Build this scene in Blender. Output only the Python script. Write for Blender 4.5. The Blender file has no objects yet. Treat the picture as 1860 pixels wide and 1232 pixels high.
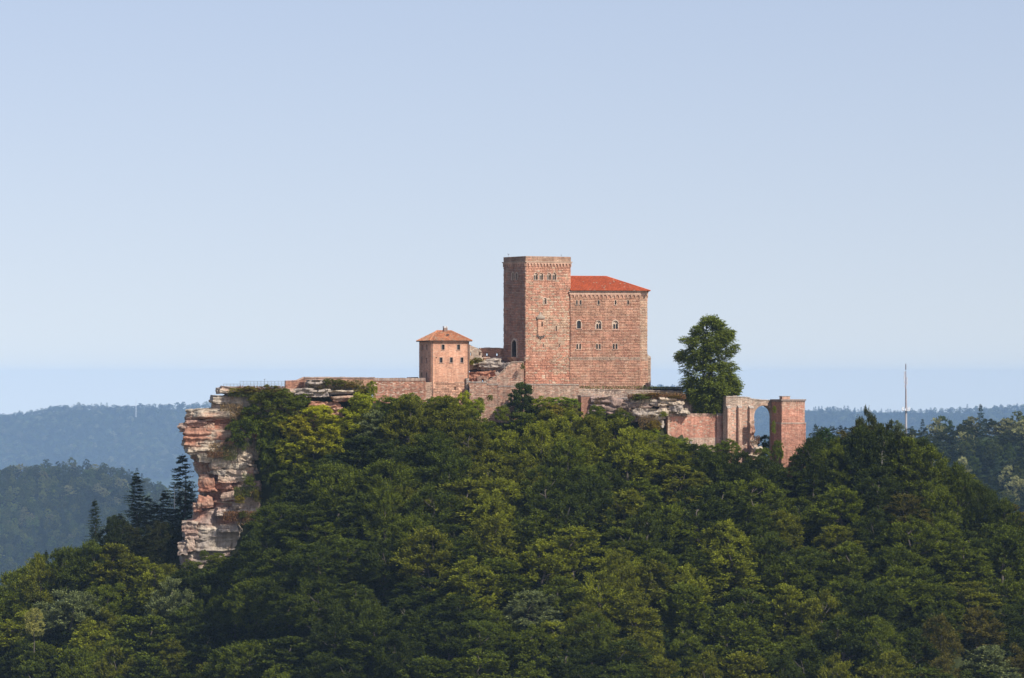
import bpy, math, random
import numpy as np
from mathutils import Vector

# ------------------------------------------------------------------ camera, sky, sun, exposure
F = 7209.0                      # focal length in photograph pixels (1860 wide)
EYE = 690.0                     # photograph row of eye level
scene = bpy.context.scene
COL = scene.collection
cam_d = bpy.data.cameras.new("camera")
cam_d.lens = 36.0 * F / 1860.0
cam_d.sensor_width = 36.0
cam_d.clip_start = 1.0
cam_d.clip_end = 40000.0
cam_d.shift_y = (EYE - 616.0) / 1860.0
cam = bpy.data.objects.new("camera", cam_d)
cam.location = (0, 0, 0)
cam.rotation_euler = (math.radians(90), 0, 0)
COL.objects.link(cam)
scene.camera = cam

SUN_AZ = math.radians(50)       # to the right of straight behind the camera
SUN_EL = math.radians(44)
SUN_DIR = Vector((math.sin(SUN_AZ) * math.cos(SUN_EL), -math.cos(SUN_AZ) * math.cos(SUN_EL), math.sin(SUN_EL)))
world = bpy.data.worlds.new("World")
scene.world = world
world.use_nodes = True
wn = world.node_tree
sky = wn.nodes.new("ShaderNodeTexSky")
sky.sky_type = 'NISHITA'
sky.sun_disc = False
sky.sun_elevation = SUN_EL
sky.sun_rotation = math.atan2(SUN_DIR.x, SUN_DIR.y)
sky.altitude = 0
sky.air_density = 1.5
sky.dust_density = 1.0
sky.ozone_density = 0.0
bg = wn.nodes["Background"]
warm = wn.nodes.new("ShaderNodeMix")
warm.data_type = 'RGBA'
warm.blend_type = 'MULTIPLY'
warm.inputs[0].default_value = 1.0
warm.inputs[7].default_value = (1.05, 0.93, 1.02, 1)
wtc = wn.nodes.new("ShaderNodeTexCoord")
wva = wn.nodes.new("ShaderNodeVectorMath")
wva.operation = 'ADD'
wva.inputs[1].default_value = (0, 0, 0.15)      # the sky's own horizon lies a little lower, as from a hilltop
wn.links.new(wtc.outputs['Generated'], wva.inputs[0])
wn.links.new(wva.outputs[0], sky.inputs[0])
wn.links.new(sky.outputs[0], warm.inputs[6])
wn.links.new(warm.outputs[2], bg.inputs[0])
bg.inputs[1].default_value = 0.112

sun_d = bpy.data.lights.new("sun", 'SUN')
sun_d.energy = 4.8
sun_d.angle = math.radians(0.5)
sun_d.color = (1.0, 0.95, 0.87)
sun = bpy.data.objects.new("sun", sun_d)
sun.rotation_euler = (-SUN_DIR).to_track_quat('-Z', 'Y').to_euler()
sun.location = SUN_DIR * 500
COL.objects.link(sun)

scene.view_settings.view_transform = 'Standard'
scene.view_settings.look = 'None'
scene.view_settings.gamma = 1.0
scene.view_settings.exposure = 0.45
scene.view_settings.use_curve_mapping = False
scene.render.engine = 'CYCLES'
scene.cycles.max_bounces = 6
scene.cycles.diffuse_bounces = 3
scene.cycles.volume_bounces = 2
scene.cycles.transparent_max_bounces = 8
scene.cycles.use_denoising = True

# ------------------------------------------------------------------ small helpers
def W(px, py, Y):
    return Vector(((px - 930.0) * Y / F, Y, (EYE - py) * Y / F))

def Z(py, Y=900.0):
    return (EYE - py) * Y / F

def X(px, Y=900.0):
    return (px - 930.0) * Y / F

def tab(v, t):
    a = np.array(t, dtype=float)
    return np.interp(v, a[:, 0], a[:, 1])

def hash3(i, j, k, s=0):
    n = (i * 374761393 + j * 668265263 + k * 2147483647 + s * 1274126177) & 0xFFFFFFFF
    n = ((n ^ (n >> 13)) * 1274126177) & 0xFFFFFFFF
    n = (n ^ (n >> 16)) & 0xFFFFFFFF
    n = ((n ^ (n >> 11)) * 2246822519) & 0xFFFFFFFF
    return (n ^ (n >> 15)).astype(np.float64) / 4294967295.0 if isinstance(n, np.ndarray) else (n ^ (n >> 15)) / 4294967295.0

def vnoise(p, s=0):
    p = np.asarray(p, dtype=float)
    f = np.floor(p).astype(np.int64)
    t = p - f
    t = t * t * (3 - 2 * t)
    r = 0
    for a in (0, 1):
        for b in (0, 1):
            for c in (0, 1):
                w = (t[:, 0] if a else 1 - t[:, 0]) * (t[:, 1] if b else 1 - t[:, 1]) * (t[:, 2] if c else 1 - t[:, 2])
                r = r + w * hash3(f[:, 0] + a, f[:, 1] + b, f[:, 2] + c, s)
    return r * 2 - 1

def fbm(p, o=4, s=0):
    p = np.asarray(p, dtype=float)
    r, a = 0, 0.5
    for i in range(o):
        r = r + a * vnoise(p * (2.03 ** i) + 17.3 * i, s + i)
        a *= 0.5
    return r

def tag(o, label=None, cat=None, group=None, kind=None):
    if label: o['label'] = label
    if cat: o['category'] = cat
    if group: o['group'] = group
    if kind: o['kind'] = kind
    return o

def empty(name, loc=(0, 0, 0), parent=None):
    o = bpy.data.objects.new(name, None)
    o.location = loc
    o.empty_display_size = 0.5
    COL.objects.link(o)
    if parent: o.parent = parent
    return o

def mesh_np(name, v, f, cols=None, mat=None, smooth=False):
    """v (n,3); f (m,3|4) index array; cols (n,3) per-vertex colour"""
    me = bpy.data.meshes.new(name)
    v = np.asarray(v, dtype=np.float32)
    f = np.asarray(f, dtype=np.int32)
    me.vertices.add(len(v))
    me.vertices.foreach_set("co", v.ravel())
    k = f.shape[1]
    me.loops.add(f.size)
    me.loops.foreach_set("vertex_index", f.ravel())
    me.polygons.add(len(f))
    me.polygons.foreach_set("loop_start", np.arange(0, f.size, k, dtype=np.int32))
    me.polygons.foreach_set("loop_total", np.full(len(f), k, dtype=np.int32))
    if smooth:
        me.polygons.foreach_set("use_smooth", np.ones(len(f), dtype=bool))
    me.update(calc_edges=True)
    if cols is not None:
        at = me.color_attributes.new("tint", 'FLOAT_COLOR', 'POINT')
        c = np.ones((len(v), 4), dtype=np.float32)
        c[:, :3] = cols
        at.data.foreach_set("color", c.ravel())
    if mat: me.materials.append(mat)
    return me

class MB:
    """collects polygons with a colour each and links them as ONE mesh"""
    def __init__(self, col=(0.4, 0.22, 0.15)):
        self.v, self.f, self.c, self.col = [], [], [], col

    def poly(self, pts, col=None):
        n = len(self.v)
        col = col or self.col
        for p in pts:
            self.v.append((p[0], p[1], p[2]))
            self.c.append((col[0], col[1], col[2], 1.0))
        self.f.append(tuple(range(n, n + len(pts))))

    def hexa(self, b, t, col=None, bottom=True):
        """b, t: four points each, counterclockwise seen from above"""
        self.poly(t, col)
        if bottom: self.poly(b[::-1], col)
        for i in range(4):
            j = (i + 1) % 4
            self.poly([b[i], b[j], t[j], t[i]], col)

    def box(self, c, s, rz=0.0, col=None):
        cx, cy, cz = c
        hx, hy, hz = s[0] / 2, s[1] / 2, s[2] / 2
        ca, sa = math.cos(rz), math.sin(rz)
        def q(x, y, z): return (cx + x * ca - y * sa, cy + x * sa + y * ca, cz + z)
        r = [(-hx, -hy), (hx, -hy), (hx, hy), (-hx, hy)]
        self.hexa([q(x, y, -hz) for x, y in r], [q(x, y, hz) for x, y in r], col)

    def tube(self, p0, p1, r0, r1=None, n=6, col=None):
        r1 = r0 if r1 is None else r1
        p0, p1 = Vector(p0), Vector(p1)
        d = (p1 - p0).normalized()
        a = d.orthogonal().normalized()
        b = d.cross(a)
        A = [p0 + (a * math.cos(t) + b * math.sin(t)) * r0 for t in [2 * math.pi * i / n for i in range(n)]]
        B = [p1 + (a * math.cos(t) + b * math.sin(t)) * r1 for t in [2 * math.pi * i / n for i in range(n)]]
        for i in range(n):
            j = (i + 1) % n
            self.poly([A[i], A[j], B[j], B[i]], col)
        self.poly(A[::-1], col)
        self.poly(B, col)

    def build(self, name, mat, parent=None, kind=None):
        me = bpy.data.meshes.new(name)
        off = Vector((0, 0, 0))
        if parent:
            w = parent
            while w: off += w.location; w = w.parent
        elif name != "haze":
            a = np.array(self.v)
            off = Vector((a[:, 0].mean(), a[:, 1].mean(), a[:, 2].min()))
        me.from_pydata([(x - off.x, y - off.y, z - off.z) for x, y, z in self.v], [], self.f)
        at = me.color_attributes.new("tint", 'FLOAT_COLOR', 'POINT')
        at.data.foreach_set("color", np.array(self.c, dtype=np.float32).ravel())
        me.materials.append(mat)
        o = bpy.data.objects.new(name, me)
        COL.objects.link(o)
        if parent: o.parent = parent
        else: o.location = off
        if kind: o['kind'] = kind
        return o

# ------------------------------------------------------------------ materials
def new_mat(name):
    m = bpy.data.materials.new(name)
    m.use_nodes = True
    return m, m.node_tree.nodes, m.node_tree.links, m.node_tree.nodes["Principled BSDF"]

def mult(nt, a, b):
    n = nt.nodes.new("ShaderNodeMix")
    n.data_type = 'RGBA'
    n.blend_type = 'MULTIPLY'
    n.inputs[0].default_value = 1.0
    nt.links.new(a, n.inputs[6])
    nt.links.new(b, n.inputs[7])
    return n.outputs[2]

def ramp(nt, fac, stops):
    r = nt.nodes.new("ShaderNodeValToRGB")
    el = r.color_ramp.elements
    while len(el) < len(stops): el.new(0.5)
    for e, (p, c) in zip(el, stops):
        e.position = p
        e.color = (c[0], c[1], c[2], 1) if not isinstance(c, (int, float)) else (c, c, c, 1)
    nt.links.new(fac, r.inputs[0])
    return r.outputs[0]

def noise(nt, scale, detail=4, rough=0.6, stretch=None):
    n = nt.nodes.new("ShaderNodeTexNoise")
    n.inputs['Scale'].default_value = scale
    n.inputs['Detail'].default_value = detail
    n.inputs['Roughness'].default_value = rough
    g = nt.nodes.new("ShaderNodeTexCoord")
    if stretch:
        mp = nt.nodes.new("ShaderNodeMapping")
        mp.inputs['Scale'].default_value = stretch
        nt.links.new(g.outputs['Object'], mp.inputs[0])
        nt.links.new(mp.outputs[0], n.inputs['Vector'])
    else:
        nt.links.new(g.outputs['Object'], n.inputs['Vector'])
    return n.outputs[0]

def tint_mat(name, rough=0.92, streak=0.0, bump=0.25, bscale=3.0, patch=(0.72, 1.15), spec=0.2):
    m, N, L, b = new_mat(name)
    nt = m.node_tree
    at = N.new("ShaderNodeAttribute")
    at.attribute_name = "tint"
    c = at.outputs['Color']
    c = mult(nt, c, ramp(nt, noise(nt, 0.35, 5), [(0.3, patch[0]), (0.7, patch[1])]))
    c = mult(nt, c, ramp(nt, noise(nt, 5.0, 3), [(0.25, 0.8), (0.75, 1.18)]))
    if streak:
        s = noise(nt, 1.0, 4, 0.65, (2.2, 2.2, 0.16))
        c = mult(nt, c, ramp(nt, s, [(0.35, 1 - streak), (0.6, 1.05)]))
    L.new(c, b.inputs['Base Color'])
    b.inputs['Roughness'].default_value = rough
    b.inputs['Specular IOR Level'].default_value = spec
    if bump:
        bp = N.new("ShaderNodeBump")
        bp.inputs['Strength'].default_value = bump
        bp.inputs['Distance'].default_value = 0.1
        L.new(noise(nt, bscale, 5), bp.inputs['Height'])
        L.new(bp.outputs[0], b.inputs['Normal'])
    return m

M_STONE = tint_mat("sandstone_masonry", streak=0.22, patch=(0.74, 1.18))
M_RUIN = tint_mat("weathered_masonry", streak=0.28, patch=(0.74, 1.2))
M_ROCK = tint_mat("cliff_rock", streak=0.35, bump=0.9, bscale=2.4, patch=(0.7, 1.15))
M_TILE = tint_mat("clay_tiles", rough=0.75, bump=0.0, patch=(0.78, 1.12))
M_METAL = tint_mat("painted_metal", rough=0.5, bump=0.0, patch=(0.95, 1.05), spec=0.5)
M_WOOD = tint_mat("old_timber", bump=0.1)

def glass_mat():
    m, N, L, b = new_mat("dark_window_glass")
    b.inputs['Base Color'].default_value = (0.02, 0.025, 0.03, 1)
    b.inputs['Roughness'].default_value = 0.12
    return m
M_GLASS = glass_mat()

def leaf_mat(name, instancer=False):
    m, N, L, b = new_mat(name)
    nt = m.node_tree
    if instancer:
        at = N.new("ShaderNodeAttribute")
        at.attribute_type = 'INSTANCER'
        at.attribute_name = "leaf_tint"
        c = at.outputs['Color']
    else:
        oi = N.new("ShaderNodeObjectInfo")
        c = oi.outputs['Color']
    g = N.new("ShaderNodeNewGeometry")
    c = mult(nt, c, ramp(nt, g.outputs['Random Per Island'], [(0.0, (0.6, 0.64, 0.6)), (0.6, (1.0, 1.0, 1.0)), (1.0, (1.5, 1.4, 1.15))]))
    va = N.new("ShaderNodeAttribute")
    va.attribute_name = "tint"
    c = mult(nt, c, va.outputs['Color'])
    L.new(c, b.inputs['Base Color'])
    b.inputs['Roughness'].default_value = 0.5
    b.inputs['Specular IOR Level'].default_value = 0.08
    tr = N.new("ShaderNodeBsdfTranslucent")
    L.new(c, tr.inputs[0])
    mx = N.new("ShaderNodeMixShader")
    mx.inputs[0].default_value = 0.28
    L.new(b.outputs[0], mx.inputs[1])
    L.new(tr.outputs[0], mx.inputs[2])
    L.new(mx.outputs[0], N["Material Output"].inputs[0])
    return m
M_LEAF = leaf_mat("leaf_surface")
M_LEAF_FAR = leaf_mat("leaf_surface_far", True)
M_BARK = tint_mat("bark", bump=0.3)

def ground_mat(name, a, b_, c_):
    m, N, L, b = new_mat(name)
    nt = m.node_tree
    c = ramp(nt, noise(nt, 0.05, 8, 0.65), [(0.3, a), (0.5, b_), (0.7, c_)])
    c = mult(nt, c, ramp(nt, noise(nt, 1.4, 4), [(0.3, 0.6), (0.7, 1.3)]))
    L.new(c, b.inputs['Base Color'])
    b.inputs['Roughness'].default_value = 1.0
    b.inputs['Specular IOR Level'].default_value = 0.1
    return m
M_FLOOR = ground_mat("forest_floor", (0.018, 0.024, 0.009), (0.03, 0.036, 0.012), (0.045, 0.042, 0.018))
M_FARWOOD = ground_mat("wooded_ground", (0.015, 0.025, 0.01), (0.025, 0.04, 0.015), (0.035, 0.05, 0.02))

# ------------------------------------------------------------------ terrain
BASE = [(-600, 1750), (-300, 1450), (0, 1175), (150, 1090), (330, 1065), (400, 1052), (450, 1010), (490, 930), (560, 850), (640, 812), (700, 800),
        (850, 802), (880, 815), (1000, 815), (1100, 830), (1190, 862), (1300, 892), (1420, 910), (1500, 902), (1620, 897),
        (1700, 937), (1860, 1050), (2200, 1360), (2600, 1700)]
PLAT = [(-600, 1750), (-300, 1450), (0, 1175), (150, 1080), (320, 1010), (345, 1000), (430, 960), (465, 800), (490, 745), (520, 722), (570, 716), (680, 724),
        (850, 740), (868, 768), (935, 768), (960, 740), (1050, 732), (1080, 735), (1150, 750), (1238, 758), (1248, 800), (1310, 825), (1325, 835), (1420, 845), (1470, 880), (1500, 895), (1620, 892),
        (1700, 932), (1860, 1045), (2200, 1355), (2600, 1700)]
def ground_h(x, y):
    x = np.asarray(x, dtype=float); y = np.asarray(y, dtype=float)
    px = 930 + x * 8.01
    base = (EYE - tab(px, BASE)) / 8.01
    plat = (EYE - tab(px, PLAT)) / 8.01
    t = np.clip((y - 890) / 5.0, 0, 1)
    h = base * (1 - t) + plat * t
    h = h - 0.62 * np.maximum(0, 890 - y) - 0.6 * np.maximum(0, y - 925)
    p = np.stack([x * 0.05, y * 0.05, x * 0], -1).reshape(-1, 3)
    h = h + (fbm(p, 4, 5).reshape(x.shape)) * 2.0 * np.clip(np.abs(y - 905) / 30, 0, 1)
    return np.maximum(h, -502.0)

def grid_mesh(name, xs, ys, hfun, mat, **tags):
    gx, gy = np.meshgrid(xs, ys)
    h = hfun(gx, gy)
    v = np.stack([gx.ravel(), gy.ravel(), h.ravel()], -1)
    nx, ny = len(xs), len(ys)
    i = (np.arange(ny - 1)[:, None] * nx + np.arange(nx - 1)[None, :]).ravel()
    f = np.stack([i, i + 1, i + nx + 1, i + nx], -1)
    o = bpy.data.objects.new(name, mesh_np(name, v, f, None, mat, True))
    COL.objects.link(o)
    tag(o, **tags)
    return o

grid_mesh("ground", np.linspace(-9800, 9800, 40), np.linspace(-500, 22800, 60), lambda a, b: a * 0 - 501.0, M_FARWOOD, kind="structure")
grid_mesh("castle_hill", np.concatenate([np.linspace(-480, -130, 40), np.linspace(-129, 129, 260), np.linspace(130, 480, 40)]),
          np.concatenate([np.linspace(100, 800, 60), np.linspace(802, 880, 50), np.linspace(881, 930, 99), np.linspace(935, 1760, 80)]),
          ground_h, M_FLOOR, kind="structure")

# far hills: (name, distance of crest, crest profile in photograph pixels, front slope, back slope, half width)
def hill_fun(Yc, prof, sf, sb, seed, amp):
    def h(x, y):
        px = 930 + x * F / Yc
        crest = (EYE - tab(px, prof)) * Yc / F
        d = y - Yc
        z = crest - np.where(d < 0, -d * sf, d * sb)
        p = np.stack([x.ravel() / (Yc * 0.06), y.ravel() / (Yc * 0.06), x.ravel() * 0], -1)
        n = (fbm(p, 4, seed) + .35 * fbm(p * 4.1, 3, seed + 3)).reshape(x.shape) * amp
        z = z + n * np.clip(np.abs(d) / (Yc * 0.02), 0, 1)
        return np.maximum(z, -502)
    return h
P_FARL = [(-3000, 900), (-900, 800), (-300, 775), (0, 757), (50, 750), (100, 741), (170, 738), (240, 741), (300, 737), (387, 734), (480, 738), (650, 750),
          (900, 755), (1180, 752), (1369, 750), (1465, 749), (1500, 744), (1560, 747), (1600, 749), (1700, 746), (1780, 742), (1860, 738), (2100, 733), (2500, 750), (4500, 900)]
P_FAINT = [(-3000, 760), (0, 752), (1000, 724), (1100, 715), (1160, 707), (1185, 703), (1215, 703), (1260, 714), (1340, 732), (1500, 742), (3000, 760)]
P_MIDL = [(-2500, 1200), (-700, 850), (-200, 868), (0, 858), (60, 848), (130, 846), (200, 852), (260, 872), (330, 905), (420, 950), (520, 1010), (700, 1150), (1400, 1400)]
P_MIDR = [(900, 1300), (1200, 1000), (1380, 850), (1440, 830), (1480, 812), (1560, 805), (1650, 800), (1700, 793), (1760, 785), (1860, 776), (2000, 768), (2400, 780), (3000, 900), (3800, 1200)]
HILLS = {
    "faint_ridge": (21900, P_FAINT, 0.20, 0.6, 11, 60, 7000, 90, 4),
    "far_ridge": (20500, P_FARL, 0.26, 0.4, 21, 130, 8000, 80, 5),
    "wooded_hill": (6500, P_MIDL, 0.46, 0.5, 31, 45, 2300, 22, 12),
    "pine_hill": (2400, P_MIDR, 0.55, 0.5, 41, 10, 700, 9, 8),
}
HF = {}
for nm, (Yc, prof, sf, sb, sd, amp, hw, st, sink) in HILLS.items():
    prof = [(a, b + sink) for a, b in prof]
    HF[nm] = hill_fun(Yc, prof, sf, sb, sd, amp)
    y0, y1 = Yc - 600 / sf, Yc + 600 / sb
    grid_mesh(nm, np.arange(-hw, hw + 1, st), np.arange(y0, y1, st), HF[nm], M_FARWOOD, kind="structure")

# ------------------------------------------------------------------ masonry
PINK = (0.45, 0.235, 0.155)
TAN = (0.43, 0.29, 0.19)
PALE = (0.52, 0.40, 0.30)
RED = (0.42, 0.18, 0.115)
GREY = (0.30, 0.26, 0.22)
DARKR = (0.24, 0.12, 0.085)

def mixc(a, b, t):
    return tuple(a[i] * (1 - t) + b[i] * t for i in range(3))

class Face:
    """a vertical wall plane seen from outside, u runs to the right"""
    def __init__(self, a, b):
        self.a = Vector((a[0], a[1])); self.b = Vector((b[0], b[1]))
        self.L = (self.b - self.a).length
        self.u = (self.b - self.a) / self.L
        self.n = Vector((self.u.y, -self.u.x))
    def uv(self, px, py):
        k = (px - 930.0) / F
        u = (k * self.a.y - self.a.x) / (self.u.x - k * self.u.y)
        Y = self.a.y + u * self.u.y
        return u, (EYE - py) * Y / F
    def p(self, u, z, d=0.0):
        q = self.a + self.u * u + self.n * d
        return (q.x, q.y, z)

def op_interval(op, z):
    """u interval that opening op = (u0, u1, z0, z1, arched) takes at height z"""
    u0, u1, z0, z1, ar = op
    if z < z0 or z > z1: return None
    if not ar: return (u0, u1)
    r = (u1 - u0) / 2
    zs = z1 - r
    if z <= zs: return (u0, u1)
    w = math.sqrt(max(0, r * r - (z - zs) ** 2))
    return ((u0 + u1) / 2 - w, (u0 + u1) / 2 + w)

def masonry(mb, fc, z0, z1, course=0.37, slen=(0.5, 1.15), proud=(0.03, 0.12), joint=0.035, ops=(), top=None, bot=None,
            color=PINK, zone=None, seed=1, mortar=None, var=0.12):
    rnd = random.Random(seed)
    mcol = mortar or mixc(color, (0.12, 0.08, 0.06), 0.42)
    z = z0
    while z < z1 - 0.05:
        h = min(course * rnd.uniform(0.88, 1.12), z1 - z)
        if z1 - z - h < 0.15: h = z1 - z
        zm = z + h / 2
        iv = [(0.0, fc.L)]
        for op in ops:
            o = op_interval(op, zm)
            if o:
                nv = []
                for a, b in iv:
                    if o[1] <= a or o[0] >= b: nv.append((a, b)); continue
                    if o[0] > a: nv.append((a, o[0]))
                    if o[1] < b: nv.append((o[1], b))
                iv = nv
        for a, b in iv:
            u = a
            while u < b - 1e-4:
                w = rnd.uniform(*slen)
                if u == a: w *= rnd.uniform(0.5, 1.0)
                e = min(u + w, b)
                if b - e < slen[0] * 0.4: e = b
                um = (u + e) / 2
                za, zb = z, z + h
                if top is not None:
                    t = top(um)
                    if t < za + 0.08: u = e; continue
                    zb = min(zb, t)
                if bot is not None and bot(um) > zm: u = e; continue
                mb.poly([fc.p(u, za), fc.p(e, za), fc.p(e, zb), fc.p(u, zb)], mcol)
                d = rnd.uniform(*proud)
                g = joint
                if e - u > 3 * g and zb - za > 3 * g:
                    c = color if zone is None else zone(um, zm, rnd)
                    k = 1 + rnd.uniform(-var, var)
                    r_ = rnd.random()
                    if r_ < 0.10: c = mixc(c, PALE, 0.3)
                    elif r_ < 0.24: c = mixc(c, DARKR, 0.35)
                    elif r_ < 0.34: c = mixc(c, RED, 0.4)
                    c = (c[0] * k, c[1] * k, c[2] * k)
                    s = min(g * 1.6, (zb - za) * 0.22)
                    gu = g * .4
                    A = [fc.p(u + gu, za + g, 0), fc.p(e - gu, za + g, 0), fc.p(e - gu, zb - g, 0), fc.p(u + gu, zb - g, 0)]
                    su = s * .5
                    B = [fc.p(u + gu + su, za + g + s, d), fc.p(e - gu - su, za + g + s, d), fc.p(e - gu - su, zb - g - s * .5, d), fc.p(u + gu + su, zb - g - s * .5, d)]
                    mb.poly(B, c)
                    for i in range(4):
                        j = (i + 1) % 4
                        mb.poly([A[i], A[j], B[j], B[i]], c)
                u = e
        z += h

def prism(mb, pts, z0, z1, faces=None, cap=True, capcol=None, **kw):
    """solid of masonry over polygon pts (counterclockwise from above); kw['opsets'] = {side: [openings]}"""
    opsets = kw.pop('opsets', {})
    seed = kw.pop('seed', 1)
    n = len(pts)
    for i in range(n):
        fc = Face(pts[i], pts[(i + 1) % n])
        if faces is not None and i not in faces:
            mb.poly([fc.p(0, z0), fc.p(fc.L, z0), fc.p(fc.L, z1), fc.p(0, z1)])
            continue
        masonry(mb, fc, z0, z1, ops=opsets.get(i, ()), seed=seed * 31 + i, **kw)
    if cap:
        mb.poly([(p[0], p[1], z1) for p in pts], capcol)
        mb.poly([(p[0], p[1], z0) for p in pts][::-1], capcol)

def offset_poly(pts, d):
    """push every side of a convex counterclockwise polygon out by d"""
    n = len(pts)
    out = []
    for i in range(n):
        a, b, c = Vector(pts[i - 1]), Vector(pts[i]), Vector(pts[(i + 1) % n])
        u1, u2 = (b - a).normalized(), (c - b).normalized()
        n1, n2 = Vector((u1.y, -u1.x)), Vector((u2.y, -u2.x))
        m = (n1 + n2)
        m = m / max(0.2, m.dot(n1))
        out.append((b.x + m.x * d, b.y + m.y * d))
    return out

def ring_prism(mb, pts, z0, z1, d, col):
    """plain band standing d proud of polygon pts"""
    q = offset_poly(pts, d)
    n = len(q)
    for i in range(n):
        j = (i + 1) % n
        mb.poly([(q[i][0], q[i][1], z0), (q[j][0], q[j][1], z0), (q[j][0], q[j][1], z1), (q[i][0], q[i][1], z1)], col)
    mb.poly([(p[0], p[1], z1) for p in q], col)
    mb.poly([(p[0], p[1], z0) for p in q][::-1], col)

def frieze(mb, fc, zt, h, pitch, proud, col, u0=0.0, u1=None, rad=0.36):
    """arched corbel table hanging under zt"""
    u1 = fc.L if u1 is None else u1
    n = max(1, round((u1 - u0) / pitch))
    s = (u1 - u0) / n
    for k in range(n):
        c = u0 + (k + 0.5) * s
        r = s * rad
        hs = 8
        us = [c - s / 2, c - r] + [c - r * math.cos(math.pi * i / hs) for i in range(1, hs)] + [c + r, c + s / 2]
        def zb(u):
            if abs(u - c) >= r - 1e-6: return zt - h
            return zt - h * 0.62 + math.sqrt(max(0, r * r - (u - c) ** 2)) * min(1.0, h * 0.5 / r)
        for a, b in zip(us[:-1], us[1:]):
            if abs((a + b) / 2 - c) < r:
                za, zc = zb(a * 0.999 + c * 0.001), zb(b * 0.999 + c * 0.001)
            else:
                za = zc = zt - h
            mb.poly([fc.p(a, za, proud), fc.p(b, zc, proud), fc.p(b, zt, proud), fc.p(a, zt, proud)], col)
            mb.poly([fc.p(a, za, 0), fc.p(b, zc, 0), fc.p(b, zc, proud), fc.p(a, za, proud)], col)
        for uu, sg in ((c - r, 1), (c + r, -1)):
            q = [fc.p(uu, zt - h, 0), fc.p(uu, zt - h, proud), fc.p(uu, zt - h * 0.6, proud), fc.p(uu, zt - h * 0.6, 0)]
            mb.poly(q if sg > 0 else q[::-1], col)
    for uu in (u0, u1):
        mb.poly([fc.p(uu, zt - h, 0), fc.p(uu, zt - h, proud), fc.p(uu, zt, proud), fc.p(uu, zt, 0)], col)

def arch_pts(uc, w, z0, z1, arched, n=10):
    if not arched:
        return [(uc - w / 2, z0), (uc - w / 2, z1), (uc + w / 2, z1), (uc + w / 2, z0)]
    r = w / 2
    return [(uc - r, z0)] + [(uc - r * math.cos(math.pi * i / n), z1 - r + r * math.sin(math.pi * i / n)) for i in range(n + 1)] + [(uc + r, z0)]

def opening(parent, fc, uc, z0, w, h, arched=True, lights=1, name="window", surround=0.16, scol=PALE, depth=0.55, rcol=None, sill=True, oculus=False, pane=True, mproud=0.09):
    """fills a hole in fc: jambs and arch stones (one part), with pane and mullion as sub-parts; returns hole tuple"""
    z1 = z0 + h
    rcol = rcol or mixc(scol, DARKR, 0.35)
    P = arch_pts(uc, w, z0, z1, arched)
    mb = MB(scol)
    if surround:
        Q = arch_pts(uc, w + 2 * surround, z0, z1 + surround, arched)
        for i in range(len(P) - 1):
            a, b, c, d = P[i], P[i + 1], Q[i + 1], Q[i]
            k = random.Random(i + int(uc * 10)).uniform(0.88, 1.08)
            col = tuple(x * k for x in scol)
            mb.poly([fc.p(*a, mproud), fc.p(*d, mproud), fc.p(*c, mproud), fc.p(*b, mproud)][::-1], col)
            mb.poly([fc.p(*d, 0), fc.p(*c, 0), fc.p(*c, mproud), fc.p(*d, mproud)], col)
    for i in range(len(P) - 1):
        a, b = P[i], P[i + 1]
        mb.poly([fc.p(*a, mproud), fc.p(*b, mproud), fc.p(*b, -depth), fc.p(*a, -depth)], rcol)
    if sill:
        c0 = fc.p(uc - w / 2 - surround, z0 - 0.14); 
        mb.hexa([fc.p(uc - w / 2 - surround, z0 - 0.14, mproud + .07), fc.p(uc + w / 2 + surround, z0 - 0.14, mproud + .07), fc.p(uc + w / 2 + surround, z0 - 0.14, -depth), fc.p(uc - w / 2 - surround, z0 - 0.14, -depth)],
                [fc.p(uc - w / 2 - surround, z0, mproud + .05), fc.p(uc + w / 2 + surround, z0, mproud + .05), fc.p(uc + w / 2 + surround, z0 + 0.02, -depth), fc.p(uc - w / 2 - surround, z0 + 0.02, -depth)], rcol)
    win = mb.build(name, M_STONE, parent)
    if lights == 2:
        # tympanum with two small arched lights and a middle shaft
        t = MB(scol)
        lw = w * 0.36
        lz = z1 - (w * 0.5 if arched else w * 0.12) - (w * 0.12 if oculus else 0.0)
        cs = [uc - w * 0.23, uc + w * 0.23]
        dd = -0.16
        N = 28
        us = [uc - w / 2 + w * i / N for i in range(N + 1)]
        def outer(u):
            if not arched: return z1
            r = w / 2
            return z1 - r + math.sqrt(max(0, r * r - (u - uc) ** 2))
        def hole(u):
            for c in cs:
                if abs(u - c) < lw / 2: return lz - lw / 2 + math.sqrt(max(0, lw * lw / 4 - (u - c) ** 2))
            return z0
        for a, b in zip(us[:-1], us[1:]):
            m = (a + b) / 2
            ha = hole(m)
            t.poly([fc.p(a, ha, dd), fc.p(b, ha, dd), fc.p(b, outer(b), dd), fc.p(a, outer(a), dd)])
            if ha > z0: t.poly([fc.p(a, ha, dd - .2), fc.p(b, ha, dd - .2), fc.p(b, ha, dd), fc.p(a, ha, dd)])
        t.tube(fc.p(uc, z0, dd + .03), fc.p(uc, lz - lw / 2, dd + .03), 0.07, n=8)
        if oculus:
            c = fc.p(uc, lz + w * 0.22, dd + 0.02)
            ob = MB((0.03, 0.03, 0.03))
            ob.poly([fc.p(uc + math.cos(x) * w * .09, lz + w * .2 + math.sin(x) * w * .09, dd + .015) for x in [i * math.pi / 5 for i in range(10)]])
            ob.build("oculus", M_STONE, win)
        t.build("mullion", M_STONE, win)
    if pane:
        g = MB()  # dark glass sheet; in doorways and loopholes it paints the unlit inside
        g.poly([fc.p(u, z, -depth + 0.03) for u, z in P][::-1])
        g.build("pane", M_GLASS, win)
    return (uc - w / 2, uc + w / 2, z0, z1, arched)

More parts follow.
